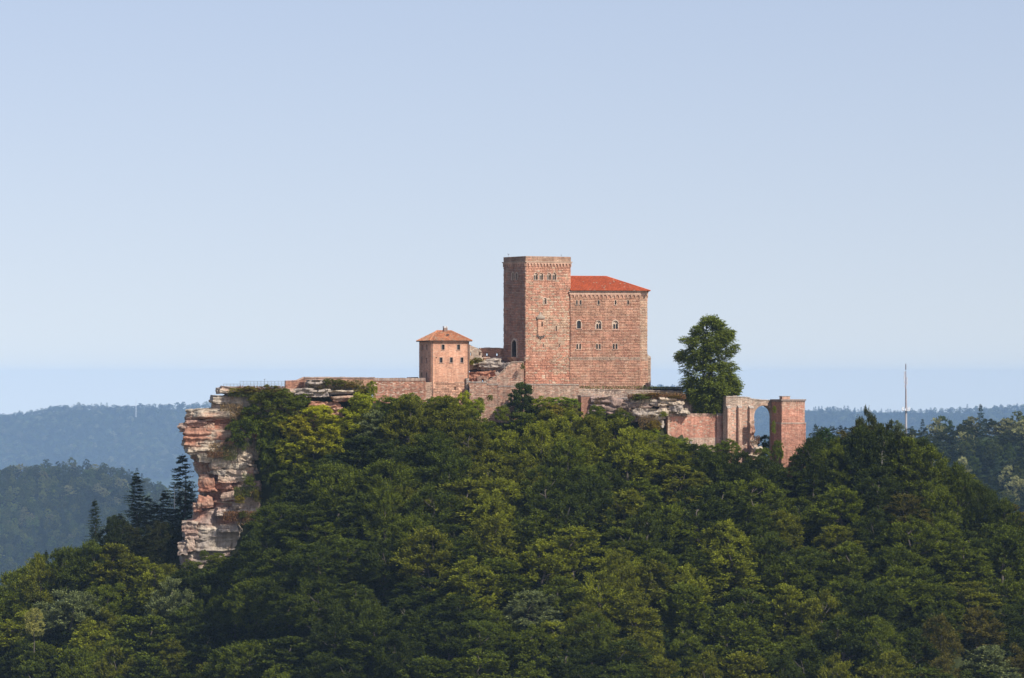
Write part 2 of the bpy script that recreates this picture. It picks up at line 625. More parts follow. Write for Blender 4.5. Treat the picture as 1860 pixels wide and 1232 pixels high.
def px_open(fc, pxc, pyt, pyb, wpx):
    u, z0 = fc.uv(pxc, pyb)
    _, z1 = fc.uv(pxc, pyt)
    return u, z0, wpx / 8.0 / max(0.3, fc.u.x), z1 - z0

R30 = math.radians(30)
def rect(px, Y, ang, Lf, Ld):
    """footprint whose front-left corner shows at photograph column px"""
    a = Vector((X(px, Y), Y))
    u = Vector((math.cos(ang), math.sin(ang))); w = Vector((-math.sin(ang), math.cos(ang)))
    return [tuple(a), tuple(a + u * Lf), tuple(a + u * Lf + w * Ld), tuple(a + w * Ld)]

# ------------------------------------------------------------------ keep
def build_keep():
    root = empty("castle_keep", (X(975), 905, Z(700)))
    tag(root, "tall square sandstone keep with dark shaded side and arched frieze at its flat top", "castle tower")
    P = rect(955, 900, R30, 11.83, 10.0)
    z_par, z_cor, z_led, z_bot = Z(465.3), Z(476), Z(648), Z(735)
    ffr, fl = Face(P[0], P[1]), Face(P[3], P[0])
    parts = []
    def zone_front(u, z, r):
        py = EYE - z * 8.0
        tanw = 0.15 + 0.75 * max(0, 1 - abs(py - 590) / 75.0) * (0.5 + 0.5 * min(1, u / 4))
        if py > 650: tanw = 0.12 + (0.6 if u > 7 and py < 680 else 0)
        if r.random() < tanw: return mixc(TAN, (0.42, 0.33, 0.24), r.random() * .8)
        return mixc(PINK, RED, 0.35 if py > 655 else 0.05)
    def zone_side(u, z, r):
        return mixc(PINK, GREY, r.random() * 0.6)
    holes = {0: [], 3: []}
    def add(side, fc, pxc, pyt, pyb, w, **k):
        u, z0, ww, hh = px_open(fc, pxc, pyt, pyb, w)
        h = opening(root, fc, u, z0, ww, hh, **k)
        holes[side].append(h)
    for c in (973.2, 983.0, 997.3, 1007.0): add(0, ffr, c, 496, 508.5, 6.6, lights=2, surround=0.12)
    add(0, ffr, 989.6, 541.5, 552.5, 5.5, surround=0.18, lights=2)
    add(0, ffr, 983.4, 585.5, 594, 2.6, surround=0.08, sill=False)
    add(0, ffr, 1010.2, 592, 601.5, 2.3, surround=0.08, sill=False, arched=False)
    add(0, ffr, 986.6, 623.5, 632, 1.6, surround=0.05, sill=False, arched=False)
    add(0, ffr, 1015.7, 623.5, 632, 1.6, surround=0.05, sill=False, arched=False)
    add(0, ffr, 964.8, 540.5, 545, 1.6, surround=0.05, sill=False, arched=False)
    for c in (932.6, 939.2): add(3, fl, c, 496, 508.5, 3.0, surround=0.24, depth=.35, mproud=.2)
    add(3, fl, 935.4, 618, 649, 7.6, name="door_arch", surround=0.45, depth=0.6, sill=False, scol=PALE, rcol=(.08, .06, .05), mproud=0.24)  # inner shade of the doorway put into a near-black reveal colour
    mb2 = MB(PINK)
    for i in (1, 2):
        masonry(mb2, Face(P[i], P[(i + 1) % 4]), z_led, z_cor, seed=9 + i)
    masonry(mb2, ffr, z_led, z_cor, ops=holes[0], zone=zone_front, seed=5)
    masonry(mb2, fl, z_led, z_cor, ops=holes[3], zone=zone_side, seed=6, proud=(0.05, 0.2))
    mb2.build("ashlar_wall", M_STONE, root, "stuff")
    base = MB(PINK)
    Q = offset_poly(P, 0.16)
    prism(base, Q, z_bot, z_led, zone=lambda u, z, r: zone_front(u, z - 0, r), seed=12, proud=(0.04, 0.17))
    base.build("plinth", M_STONE, root, "stuff")
    pr = MB(TAN)
    prism(pr, offset_poly(P, 0.04), z_cor + 0.22, z_par, color=mixc(mixc(TAN, PINK, 0.5), (.2, .15, .11), .45), seed=15, capcol=GREY, proud=(0.02, 0.07))
    pr.build("parapet", M_STONE, root, "stuff")
    cn = MB(mixc(TAN, GREY, .3))
    ring_prism(cn, P, z_cor - 0.02, z_cor + 0.22, 0.32, mixc(TAN, GREY, .3))
    cn.build("cornice", M_STONE, root)
    fz = MB(mixc(PINK, PALE, .35))
    for i in range(4):
        fc = Face(P[i], P[(i + 1) % 4])
        frieze(fz, fc, z_cor - 0.02, 0.95, 0.84, 0.24, mixc(PINK, PALE, .35))
    fz.build("corbel_frieze", M_STONE, root, "stuff")
    # oriel: shallow chapel apse with a little conical stone roof
    u0, zt = ffr.uv(975.2, 579); u1, _ = ffr.uv(987.6, 579)
    _, zb = ffr.uv(981, 611)
    ap = MB(mixc(PINK, TAN, .4))
    q = [ffr.p(u0, 0, 0), ffr.p(u0 + .1, 0, .32), ffr.p(u1 - .1, 0, .32), ffr.p(u1, 0, 0)]
    pts = [(a[0], a[1]) for a in q]
    uo, zo, wo, ho = px_open(ffr, 983.4, 585.5, 594, 2.6)
    for i in range(3):
        fc = Face(pts[i], pts[i + 1])
        ops = [(uo - u0 - .1 - wo / 2, uo - u0 - .1 + wo / 2, zo, zo + ho, True)] if i == 1 else []
        masonry(ap, fc, zb, zt, ops=ops, color=mixc(PINK, TAN, .4), seed=20 + i, proud=(.02, .05))
    ap.poly([(p[0], p[1], zb) for p in pts][::-1])
    ori = ap.build("oriel", M_STONE, root)
    rf = MB((0.27, 0.22, 0.17))
    uc = (u0 + u1) / 2
    _, zap = ffr.uv(981, 565)
    rim = [(uc - 1.2, -0.02), (uc - 1.1, .36), (uc - .65, .6), (uc + .65, .6), (uc + 1.1, .36), (uc + 1.2, -0.02)]
    for k in range(5):
        (a, da), (b, db) = rim[k], rim[k + 1]
        A, B = ffr.p(a, zt, da), ffr.p(b, zt, db)
        A2, B2 = ffr.p(a, zt + .28, da), ffr.p(b, zt + .28, db)
        rf.poly([A, B, B2, A2])
        A3, B3 = ffr.p(uc + (a - uc) * .3, zt + 1.0, da * .35), ffr.p(uc + (b - uc) * .3, zt + 1.0, db * .35)
        rf.poly([A2, B2, B3, A3])
        rf.poly([A3, B3, ffr.p(uc, zap, 0.02)])
    rf.poly([ffr.p(a, zt, d) for a, d in rim][::-1])
    rf.build("oriel_roof", M_STONE, ori)
    for k, (px, py) in enumerate([(976, 610.5), (979, 613), (981.6, 614.5), (984, 612.5), (987, 610.5)]):
        u, z = ffr.uv(px, py)
        cb = MB(GREY)
        cb.hexa([ffr.p(u - .09, z - .3, .25), ffr.p(u + .09, z - .3, .25), ffr.p(u + .09, z - .3, 0), ffr.p(u - .09, z - .3, 0)],
                [ffr.p(u - .13, z + .3, .6), ffr.p(u + .13, z + .3, .6), ffr.p(u + .13, z + .3, 0), ffr.p(u - .13, z + .3, 0)])
        cb.build("corbel", M_STONE, ori)
    # iron railing in the entrance
    u, z = fl.uv(935.4, 649)
    rl = MB((0.05, 0.05, 0.05))
    for k in range(6): rl.tube(fl.p(u - .9 + k * .36, z, .1), fl.p(u - .9 + k * .36, z + .95, .1), 0.025, n=4)
    rl.tube(fl.p(u - .9, z + .95, .1), fl.p(u + .9, z + .95, .1), 0.03, n=4)
    rl.build("railing", M_METAL, root)
    tr = MB(mixc(PINK, TAN, .5))
    for k in range(4):
        tr.hexa([fl.p(u - .9, z - 1.7, .2), fl.p(u + 1.2, z - 1.7, .2), fl.p(u + 1.2, z - 1.7, 0.15), fl.p(u - .9, z - 1.7, .15)][::1],
                [fl.p(u - .9, z - .02, 1.6 - k * .3), fl.p(u + 1.2, z - .02, 1.6 - k * .3), fl.p(u + 1.2, z - .02, .15), fl.p(u - .9, z - .02, .15)]) if k == 0 else None
    tr.build("doorstep", M_STONE, root)
    # wind vanes on the platform
    for px, s, lab in ((923.5, 1.0, "thin wind vane standing on the keep roof above its shaded side"), (1019.5, 0.6, "small wind vane on the keep roof near its sunny corner")):
        b = W(px, 466, 905)
        v = MB((0.12, 0.11, 0.10))
        v.tube(b, b + Vector((0, 0, .45 * s)), .03)
        v.tube(b + Vector((-.25 * s, 0, .62 * s)), b + Vector((.22 * s, 0, .38 * s)), .05, .03)
        v.tube(b + Vector((0, 0, .5 * s)), b + Vector((.22 * s, 0, .62 * s)), .03, .02)
        o = v.build("wind_vane", M_METAL)
        tag(o, lab, "wind vane", "wind vanes on the keep")
    return root
build_keep()

# ------------------------------------------------------------------ tiled roofs
def tiled(parent, poly, col, name="roof_slope", along=None, tw=0.34, tl=0.42, seed=1, jit=0.2, lichen=0.0):
    """roof plane poly (3D, counterclockwise from outside; first edge is the eave) with rows of curved-section tiles"""
    rnd = random.Random(seed)
    p = [Vector(q) for q in poly]
    u = (p[1] - p[0]).normalized()
    n = u.cross(p[-1] - p[0]).normalized()
    if n.z < 0: n = -n
    v = n.cross(u)
    P2 = [((q - p[0]).dot(u), (q - p[0]).dot(v)) for q in p]
    def rng(t):
        xs = []
        for i in range(len(P2)):
            (a, b), (c, d) = P2[i], P2[(i + 1) % len(P2)]
            if (b - t) * (d - t) < 0: xs.append(a + (c - a) * (t - b) / (d - b))
        return (min(xs), max(xs)) if len(xs) >= 2 else None
    mb = MB(col)
    mb.poly(p, tuple(c * 0.55 for c in col))
    vmax = max(b for a, b in P2)
    t = 0.0
    def pt(a, b, h): return p[0] + u * a + v * b + n * h
    row = 0
    while t < vmax - 0.1:
        r = rng(min(t + tl * 0.5, vmax - 0.02))
        row += 1
        if r:
            a = math.floor(r[0] / tw) * tw
            while a < r[1]:
                x0, x1 = max(a, r[0]), min(a + tw, r[1])
                if x1 - x0 > 0.06:
                    k = 1 + rnd.uniform(-jit, jit)
                    c = tuple(q * k for q in col)
                    if rnd.random() < lichen: c = mixc(c, (0.40, 0.34, 0.24), rnd.uniform(.3, .8))
                    w = x1 - x0
                    mb.poly([pt(x0, t - .05, .05), pt(x0 + w * .5, t - .05, .14), pt(x0 + w * .5, t + tl, .06), pt(x0, t + tl, .0)], c)
                    mb.poly([pt(x0 + w * .5, t - .05, .14), pt(x1 - w * .12, t - .05, .05), pt(x1 - w * .12, t + tl, .0), pt(x0 + w * .5, t + tl, .06)], c)
                    mb.poly([pt(x0, t - .05, .0), pt(x1, t - .05, .0), pt(x0 + w * .5, t - .05, .14)], c)
                a += tw
        t += tl
    return mb.build(name, M_TILE, parent, "stuff")

def ridge_tiles(parent, a, b, col, name="ridge"):
    a, b = Vector(a), Vector(b)
    n = max(2, int((b - a).length / 0.45))
    mb = MB(col)
    for i in range(n):
        p, q = a.lerp(b, i / n), a.lerp(b, (i + 1.08) / n)
        k = random.Random(i).uniform(.8, 1.15)
        mb.tube(p + Vector((0, 0, .03)), q + Vector((0, 0, .03)), .15, .13, 6, tuple(c * k for c in col))
    return mb.build(name, M_TILE, parent, "stuff")

# ------------------------------------------------------------------ palace
def build_palace():
    root = empty("palace", (X(1105), 912, Z(705)))
    tag(root, "broad sandstone palace block with bright red hipped roof joined to the tall keep", "castle building")
    ang = math.radians(8)
    u = Vector((math.cos(ang), math.sin(ang))); w = Vector((-math.sin(ang), math.cos(ang)))
    A = Vector((X(1036, 905.6), 905.6))
    Lf = (X(1162, 907.5) - A.x) / u.x
    B = A + u * Lf
    a2 = math.radians(48)
    C = B + Vector((math.cos(a2), math.sin(a2))) * ((X(1175.6, 910) - X(1162, 908)) / math.cos(a2))
    D = C + w * 9.0
    E = A + w * 12.0
    P = [tuple(A), tuple(B), tuple(C), tuple(D), tuple(E)]
    fc = Face(P[0], P[1]); fr = Face(P[1], P[2])
    z_top, z_led, z_bot = fc.uv(1100, 535)[1], fc.uv(1100, 649)[1], fc.uv(1100, 735)[1]
    holes = []
    def add(pxc, pyt, pyb, wp, **k):
        uu, z0, ww, hh = px_open(fc, pxc, pyt, pyb, wp)
        holes.append(opening(root, fc, uu, z0, ww, hh, **k))
    for c in (1047.8, 1054.6, 1087.4, 1118.0, 1140.8): add(c, 545.5, 553.8, 3.0, surround=0.1)
    add(1051.5, 582.5, 597, 7.2, surround=0.24)
    for c in (1087.2, 1117.8): add(c, 582.5, 598.5, 9.6, surround=0.22, lights=2, oculus=True)
    for c in (1051.0, 1086.8, 1117.2):
        for d in (-2.6, 2.6): add(c + d, 624.4, 634.2, 3.1, surround=0.1)
    def zone(uu, z, r):
        py = EYE - z * 7.93
        if py < 575 or r.random() < 0.45: return mixc(PINK, TAN, 0.25 + .3 * r.random())
        return mixc(PINK, TAN, .1)
    mb = MB(PINK)
    for i in range(5):
        f_ = Face(P[i], P[(i + 1) % 5])
        masonry(mb, f_, z_led, z_top, ops=holes if i == 0 else (), zone=(lambda uu, z, r: mixc(TAN, GREY, .25 * r.random())) if i == 1 else zone, seed=40 + i, proud=(0.03, 0.13))
    mb.build("ashlar_wall", M_STONE, root, "stuff")
    Q = offset_poly(P, 0.14)
    f0 = Face(Q[0], Q[1])
    f1 = Face(Q[1], Q[2])
    uu, z0, ww, hh = px_open(f1, 1170.3, 699.5, 709, 4.0)
    h2 = opening(root, f1, uu, z0, 1.15, hh, name="doorway", surround=0.2, depth=0.9, sill=False)
    pb = MB(PINK)
    def zone2(uu, z, r):
        if z > z_led - .9: return mixc(GREY, TAN, .6)
        return mixc(PINK, TAN, .15 + .4 * r.random())
    for i in range(5):
        masonry(pb, Face(Q[i], Q[(i + 1) % 5]), z_bot, z_led, ops=[h2] if i == 1 else (), zone=zone2, seed=50 + i, proud=(0.03, 0.13))
    pb.poly([(p[0], p[1], z_led) for p in Q], GREY)
    pb.build("plinth", M_STONE, root, "stuff")
    # corner buttress flare
    bt = MB(TAN)
    b0 = Vector(Q[2]) + Vector((-0.9, -0.25)); 
    bp = [(b0.x, b0.y), (b0.x + 1.55, b0.y + .7), (b0.x + 1.5, b0.y + 2.8), (b0.x, b0.y + 2.8)]
    zt2 = Z(643, 910)
    prism(bt, bp, z_bot, zt2 - .6, color=mixc(TAN, GREY, .3), seed=61)
    bt.hexa([(p[0], p[1], zt2 - .6) for p in bp], [(bp[0][0], bp[0][1] + .2, zt2 - .3), (bp[1][0] - .8, bp[1][1] + .2, zt2), (bp[2][0] - .8, bp[2][1], zt2), (bp[3][0], bp[3][1], zt2 - .3)], GREY)
    bt.build("buttress", M_STONE, root, "stuff")
    fz = MB(mixc(PINK, PALE, .3))
    for i in range(4):
        f_ = Face(P[i], P[(i + 1) % 5])
        frieze(fz, f_, z_top, 0.75, 0.92, 0.2, mixc(PINK, PALE, .3), rad=0.38)
    fz.build("corbel_frieze", M_STONE, root, "stuff")
    ep = MB(mixc(PALE, PINK, .4))
    ring_prism(ep, P, z_top, z_top + 0.55, 0.22, mixc(PALE, PINK, .45))
    ring_prism(ep, P, z_top + 0.56, z_top + 0.72, 0.42, mixc(PALE, GREY, .4))
    ep.build("cornice", M_STONE, root)
    ze = z_top + 0.85
    rc = (0.39, 0.088, 0.034)
    a0 = A + u * (-0.05) - w * 0.55
    b0 = Vector((X(1181, 908), 908.0)) - w * 0.3
    b0 = a0 + u * ((b0.x - a0.x) / u.x)
    dpt = 12.4
    c0, d0 = b0 + w * dpt, a0 + w * dpt
    m0 = a0 + w * dpt / 2
    zr = (EYE - 502.3) * m0.y / F
    xr = X(1101, m0.y + 1.5)
    m1 = m0 + u * ((xr - m0.x) / u.x)
    V = lambda p, z: (p.x, p.y, z)
    rf = empty("roof", (0, 0, 0), root)
    tiled(rf, [V(a0, ze), V(b0, ze), V(m1, zr), V(m0, zr)], rc, seed=71, jit=.16, lichen=.03)
    tiled(rf, [V(b0, ze), V(c0, ze), V(m1, zr)], rc, seed=72, jit=.16, lichen=.03)
    tiled(rf, [V(c0, ze), V(d0, ze), V(m0, zr), V(m1, zr)], rc, seed=73)
    sf = MB((0.13, 0.07, 0.05))
    sf.hexa([V(a0, ze - .12), V(b0, ze - .12), V(c0, ze - .12), V(d0, ze - .12)], [V(a0, ze - .01), V(b0, ze - .01), V(c0, ze - .01), V(d0, ze - .01)])
    sf.build("eaves_board", M_WOOD, rf)
    ridge_tiles(rf, V(m0, zr), V(m1, zr), rc)
    ridge_tiles(rf, V(b0, ze), V(m1, zr), (0.46, 0.12, .05), "hip_ridge")
    ridge_tiles(rf, V(c0, ze), V(m1, zr), rc, "hip_ridge")
    return root
build_palace()

# ------------------------------------------------------------------ small tower house
def build_tower_house():
    root = empty("tower_house", (X(815), 900, Z(722)))
    tag(root, "small square tower house with hipped clay tile roof, chimney and small square windows", "castle building")
    ang = math.radians(20)
    P = rect(783, 896, ang, 9.1, 8.4)
    fr, fl = Face(P[0], P[1]), Face(P[3], P[0])
    zt, zl, zb = Z(619.5, 896), Z(694, 896), Z(760, 896)
    col = (0.52, 0.285, 0.185)
    holes = {0: [], 3: []}
    wins = [(804.8, 626, 635.6, 5.2), (832.8, 626, 635.6, 5.2), (801, 649.5, 659, 5.2), (819.7, 649.5, 659, 5.2), (838.9, 649.5, 659, 5.2)]
    for c, t, b, w in wins:
        u, z0, ww, hh = px_open(fr, c, t, b, w)
        holes[0].append(opening(root, fr, u, z0, ww, hh, arched=False, surround=0.12, scol=(.45, .30, .22), depth=.42, mproud=.05, sill=True))
    for c, t, b in ((767, 626, 635), (775.5, 626, 635), (766.3, 649.5, 659), (775, 649.5, 659), (766.3, 677, 686), (775, 677, 686)):
        u, z0, ww, hh = px_open(fl, c, t, b, 1.0)
        holes[3].append(opening(root, fl, u, z0, 0.75, hh, arched=False, surround=0.12, scol=(.45, .30, .22), depth=.4, mproud=.05))
    mb = MB(col)
    for i in range(4):
        masonry(mb, Face(P[i], P[(i + 1) % 4]), zl, zt, course=.27, slen=(.3, .8), proud=(.0, .02), joint=.012, ops=holes.get(i, ()), color=col, seed=80 + i, mortar=mixc(col, GREY, .12), var=.08)
    mb.build("wall", M_STONE, root, "stuff")
    u, z0, ww, hh = px_open(fr, 826.6, 704, 709, 1.8)
    sl = opening(root, Face(offset_poly(P, .06)[0], offset_poly(P, .06)[1]), u, z0, ww, hh, arched=False, surround=0, sill=False, mproud=0.02, name="loophole")
    pb = MB(PINK)
    Q = offset_poly(P, .06)
    for i in range(4):
        masonry(pb, Face(Q[i], Q[(i + 1) % 4]), zb, zl, course=.36, slen=(.4, 1.0), proud=(.02, .10), ops=[sl] if i == 0 else (), color=mixc(PINK, TAN, .35), seed=90 + i, var=.3)
    pb.poly([(p[0], p[1], zl) for p in Q], GREY)
    pb.build("plinth", M_RUIN, root, "stuff")
    # roof
    E = offset_poly(P, 0.55)
    ctr = (Vector(P[0]) + Vector(P[2])) / 2
    uu = Vector((math.cos(ang), math.sin(ang)))
    zr = (EYE - 601.3) * ctr.y / F
    r0 = ctr - uu * 1.8; r1 = ctr + uu * 1.75
    tc = (0.47, 0.20, 0.10)
    V = lambda p, z: (p[0], p[1], z)
    rf = empty("roof", (0, 0, 0), root)
    z_e = zt + .1
    tiled(rf, [V(E[0], z_e), V(E[1], z_e), V(r1, zr), V(r0, zr)], tc, seed=101, jit=.3, lichen=.25, tw=.3, tl=.36)
    tiled(rf, [V(E[1], z_e), V(E[2], z_e), V(r1, zr)], tc, seed=102, jit=.3, lichen=.25)
    tiled(rf, [V(E[2], z_e), V(E[3], z_e), V(r0, zr), V(r1, zr)], tc, seed=103, jit=.3)
    tiled(rf, [V(E[3], z_e), V(E[0], z_e), V(r0, zr)], tc, seed=104, jit=.3, lichen=.25)
    ev = MB((.10, .06, .045))
    ev.hexa([V(p, z_e - .22) for p in E], [V(p, z_e - .01) for p in E])
    ev.build("eaves_board", M_WOOD, rf)
    ridge_tiles(rf, V(r0, zr), V(r1, zr), tc)
    for a in (E[0], E[1]): ridge_tiles(rf, V(a, z_e), V(r0 if a is E[0] else r1, zr), tc, "hip_ridge")
    c = W(808.7, 601, ctr.y)
    ch = MB((.22, .16, .13))
    ch.box((c.x, c.y, c.z + .15), (.85, .8, 1.0), ang)
    ch.box((c.x, c.y, c.z + .72), (.95, .9, .1), ang, (.55, .52, .48))
    for dx in (-.35, .35): ch.box((c.x + dx, c.y, c.z + .85), (.1, .6, .2), ang, (.1, .1, .1))
    ch.box((c.x, c.y, c.z + .97), (1.0, .95, .08), ang, (.6, .58, .55))
    ch.build("chimney", M_STONE, rf)
    sk = W(813.5, 609, 898.9)
    s = MB((.05, .055, .06))
    n = Vector((uu.y, -uu.x))
    s.box((sk.x, sk.y, sk.z + .1), (.5, .5, .22), ang)
    s.build("skylight", M_GLASS, rf)
    for px_, Yp, zb_ in ((784.5, 895.9, 722), (851.2, 899.0, 724)):
        pass
    for f_, uq in ((fr, .25), (fr, fr.L - .2)):
        dp = MB((.10, .075, .06))
        dp.tube(f_.p(uq, zt - .1, .16), f_.p(uq, zb + 1.5, .16), .075)
        dp.build("drainpipe", M_METAL, root)
    bt = MB(GREY)
    ub, _ = fr.uv(845.5, 700); uc, _ = fr.uv(849.5, 700)
    bt2 = [fr.p(ub, 0, .55), fr.p(uc, 0, .55), fr.p(uc, 0, .05), fr.p(ub, 0, .05)]
    prism(bt, [(q[0], q[1]) for q in bt2], zb, Z(687, 898), color=GREY, course=.4, seed=111)
    bt.build("buttress", M_RUIN, root, "stuff")
build_tower_house()

# ------------------------------------------------------------------ walls
def wall(name, label, cat, prof, Y0, Y1, pyb, thick=1.0, mat=None, group=None, coping=None, ops=None, col=PINK, course=.25, slen=(.28, .75), proud=(.02, .08),
         zone=None, seed=1, parent=None, var=.26, cop_h=.35, loose=0):
    """free-standing wall whose top follows prof [(px, py), ...]"""
    mat = mat or M_RUIN
    root = parent or empty(name, W((prof[0][0] + prof[-1][0]) / 2, pyb, (Y0 + Y1) / 2))
    if not parent: tag(root, label, cat, group)
    a = (X(prof[0][0], Y0), Y0); b = (X(prof[-1][0], Y1), Y1)
    fc = Face(a, b)
    pts = []
    for px, py in prof: pts.append(fc.uv(px, py))
    us = [p[0] for p in pts]; zs = [p[1] for p in pts]
    top = lambda u: float(np.interp(u, us, zs))
    zb = fc.uv(prof[0][0], pyb)[1]
    holes = []
    for (c, t, bb, w, ar) in (ops or []):
        u, z0, ww, hh = px_open(fc, c, t, bb, w)
        holes.append((u - ww / 2, u + ww / 2, z0, z0 + hh, ar))
    mb = MB(col)
    masonry(mb, fc, zb, max(zs), course=course, slen=slen, proud=proud, ops=holes, top=top, color=col, seed=seed, zone=zone, var=var)
    w3 = -thick
    bk = Face(fc.p(fc.L, 0, w3)[:2], fc.p(0, 0, w3)[:2])
    holes_b = [(fc.L - h[1], fc.L - h[0], h[2], h[3], h[4]) for h in holes]
    masonry(mb, bk, zb, max(zs), course=course, slen=slen, proud=proud, ops=holes_b, top=lambda u: top(fc.L - u), color=col, seed=seed + 1, zone=None, var=var)
    for uu, q0, q1 in ((0.0, w3, 0.0), (fc.L, 0.0, w3)):
        e = Face(fc.p(uu, 0, q0)[:2], fc.p(uu, 0, q1)[:2])
        masonry(mb, e, zb, top(uu), course=course, slen=slen, proud=(.01, .05), color=col, seed=seed + 2)
    for i in range(len(us) - 1):
        mb.poly([fc.p(us[i], zs[i], .02), fc.p(us[i + 1], zs[i + 1], .02), fc.p(us[i + 1], zs[i + 1], w3 - .02), fc.p(us[i], zs[i], w3 - .02)], mixc(col, GREY, .6))
    for h in holes:      # reveals
        P = arch_pts((h[0] + h[1]) / 2, h[1] - h[0], h[2], h[3], h[4], 14)
        for i in range(len(P) - 1):
            mb.poly([fc.p(*P[i], .03), fc.p(*P[i + 1], .03), fc.p(*P[i + 1], w3 - .03), fc.p(*P[i], w3 - .03)], mixc(col, DARKR, .3))
        mb.poly([fc.p(h[0], h[2], .03), fc.p(h[1], h[2], .03), fc.p(h[1], h[2], w3), fc.p(h[0], h[2], w3)][::-1], col)
    mb.build("masonry", mat, root, "stuff")
    rnd = random.Random(seed)
    if coping:
        cp = MB(coping)
        for i in range(len(us) - 1):
            n = max(1, int((us[i + 1] - us[i]) / 1.1))
            for k in range(n):
                ua, ub = us[i] + (us[i + 1] - us[i]) * k / n, us[i] + (us[i + 1] - us[i]) * (k + 1) / n
                za, zc = top(ua), top(ub)
                c = mixc(coping, PALE, rnd.random() * .35)
                j = rnd.uniform(-.04, .04)
                cp.hexa([fc.p(ua + .02, za - .05, .14), fc.p(ub - .02, zc - .05, .14), fc.p(ub - .02, zc - .05, w3 - .14), fc.p(ua + .02, za - .05, w3 - .14)],
                        [fc.p(ua + .02, za + cop_h + j, .12), fc.p(ub - .02, zc + cop_h + j, .12), fc.p(ub - .02, zc + cop_h + j, w3 - .12), fc.p(ua + .02, za + cop_h + j, w3 - .12)], c)
        cp.build("coping", mat, root, "stuff")
    for k in range(loose):
        u = rnd.uniform(.3, fc.L - .3)
        s = rnd.uniform(.25, .6)
        lb = MB(mixc(col, GREY, rnd.random()))
        q = fc.p(u, top(u) + s * .2, w3 / 2)
        lb.box(q, (s * 1.5, s, s * .7), rnd.uniform(-.4, .4))
        lb.build("stone", mat, root)
    return root, fc

def zone_stain(palew=.3, greytop=None):
    def z(u, zz, r):
        c = PINK if r.random() > palew else PALE
        return c
    return z

WARM = (0.51, 0.255, 0.175)
wall("curtain_wall", "low reddish parapet wall at the end of the railed rock platform", "wall", [(519, 693), (540, 692), (553, 686.5)], 897.5, 898.5, 707, 1.4, coping=mixc(RED, GREY, .5), col=mixc(PINK, DARKR, .3), seed=201, group="castle curtain walls", cop_h=.2)
wall("curtain_wall", "thin long wall running along the layered rock behind shrubs", "wall", [(553, 687), (600, 686.6), (681, 687.5)], 896, 898, 716, 1.4, coping=mixc(DARKR, GREY, .6), col=mixc(PINK, TAN, .5), seed=203, group="castle curtain walls", cop_h=.25)
wall("curtain_wall", "bright pink wall with dark coping beside the small tower house", "wall", [(678, 691.5), (773, 691.5)], 894.5, 895, 745, 1.6, coping=mixc(DARKR, GREY, .45), col=WARM, seed=205, group="castle curtain walls", cop_h=.6, zone=zone_stain(.25))
wall("curtain_wall", "narrow pale wall stub between the pink wall and the small tower house", "wall", [(773, 695), (784, 694)], 895.6, 895.9, 740, 1.0, col=mixc(PALE, PINK, .3), seed=207, group="castle curtain walls")
wall("curtain_wall", "dark low roof edge behind the pink wall beside the small tower house", "wall", [(742, 685.5), (760, 685.2)], 900, 901, 700, 1.0, col=DARKR, seed=208)
Tz = lambda u, z, r: mixc(PALE, PINK, r.random() * .9)
wall("terrace_wall", "stained terrace wall between the small tower house and the ramp", "wall", [(853, 694.5), (884, 695), (886, 698.5), (906, 698.8)], 897, 897, 812, 1.2, col=PINK, coping=GREY, seed=211, zone=Tz, group="terrace walls", cop_h=.15)
wall("terrace_wall", "streaky terrace wall below the ramp and behind the bushy young tree", "wall", [(905, 702), (956, 702)], 896.9, 896.6, 812, 1.2, col=PINK, coping=GREY, seed=213, zone=Tz, group="terrace walls", cop_h=.15)
wall("terrace_wall", "pale streaked terrace wall right under the tall keep", "wall", [(955, 698.5), (1052, 699)], 896.5, 897, 790, 1.2, col=PALE, coping=GREY, seed=215, zone=Tz, group="terrace walls", cop_h=.15)
wall("terrace_wall", "long low grey-pink wall below the palace running to the lone tree", "wall", [(1050, 707.5), (1100, 708), (1240, 711.5)], 898, 902, 748, 1.2, col=PALE, coping=mixc(GREY, PALE, .4), seed=217, group="terrace walls", cop_h=.15, zone=lambda u, z, r: mixc(PALE, GREY, r.random() * .8))
wall("ramp_wall", "sloping ramp wall climbing to the keep entrance", "wall", [(884, 692), (886, 691.5), (905, 682), (929, 658), (951, 657.5)], 899.4, 899.2, 722, .8, col=mixc(PALE, PINK, .5), coping=mixc(GREY, TAN, .3), seed=221, zone=Tz, cop_h=.12)
wall("gate_wall", "small wall piece with narrow arched doorway below the red rock", "wall", [(867, 683), (875, 683), (885, 684)], 900.3, 900, 722, .9, col=PINK, seed=223, ops=[(876.5, 686, 700, 4.2, True)], zone=Tz)
wall("battlement_wall", "upper court wall with two square loopholes beside the keep", "wall", [(871, 633.5), (890, 633), (919, 634)], 908.5, 909.5, 668, 1.0, col=mixc(PINK, TAN, .35), coping=mixc(DARKR, GREY, .5), seed=225, ops=[(885, 641.5, 647, 3.6, False), (903.2, 641.5, 647, 3.6, False)], cop_h=.2)
wall("ledge_wall", "low retaining wall under the upper court wall beside the keep", "wall", [(876, 650), (919, 650)], 906.5, 907.5, 668, 1.4, col=PINK, seed=227, coping=mixc(PINK, GREY, .5), cop_h=.15)
wall("ruined_wall", "pale broken wall stub behind the small tower house", "wall", [(853, 626), (858, 629), (863, 631), (868, 632.5), (872, 637), (876, 646), (879, 656)], 905, 905.5, 672, 1.0, col=PALE, seed=229, ops=[(855.2, 641, 647, 2.0, False), (871.3, 640, 647, 2.4, False)], zone=lambda u, z, r: mixc(PALE, (0.55, .5, .42), r.random()))

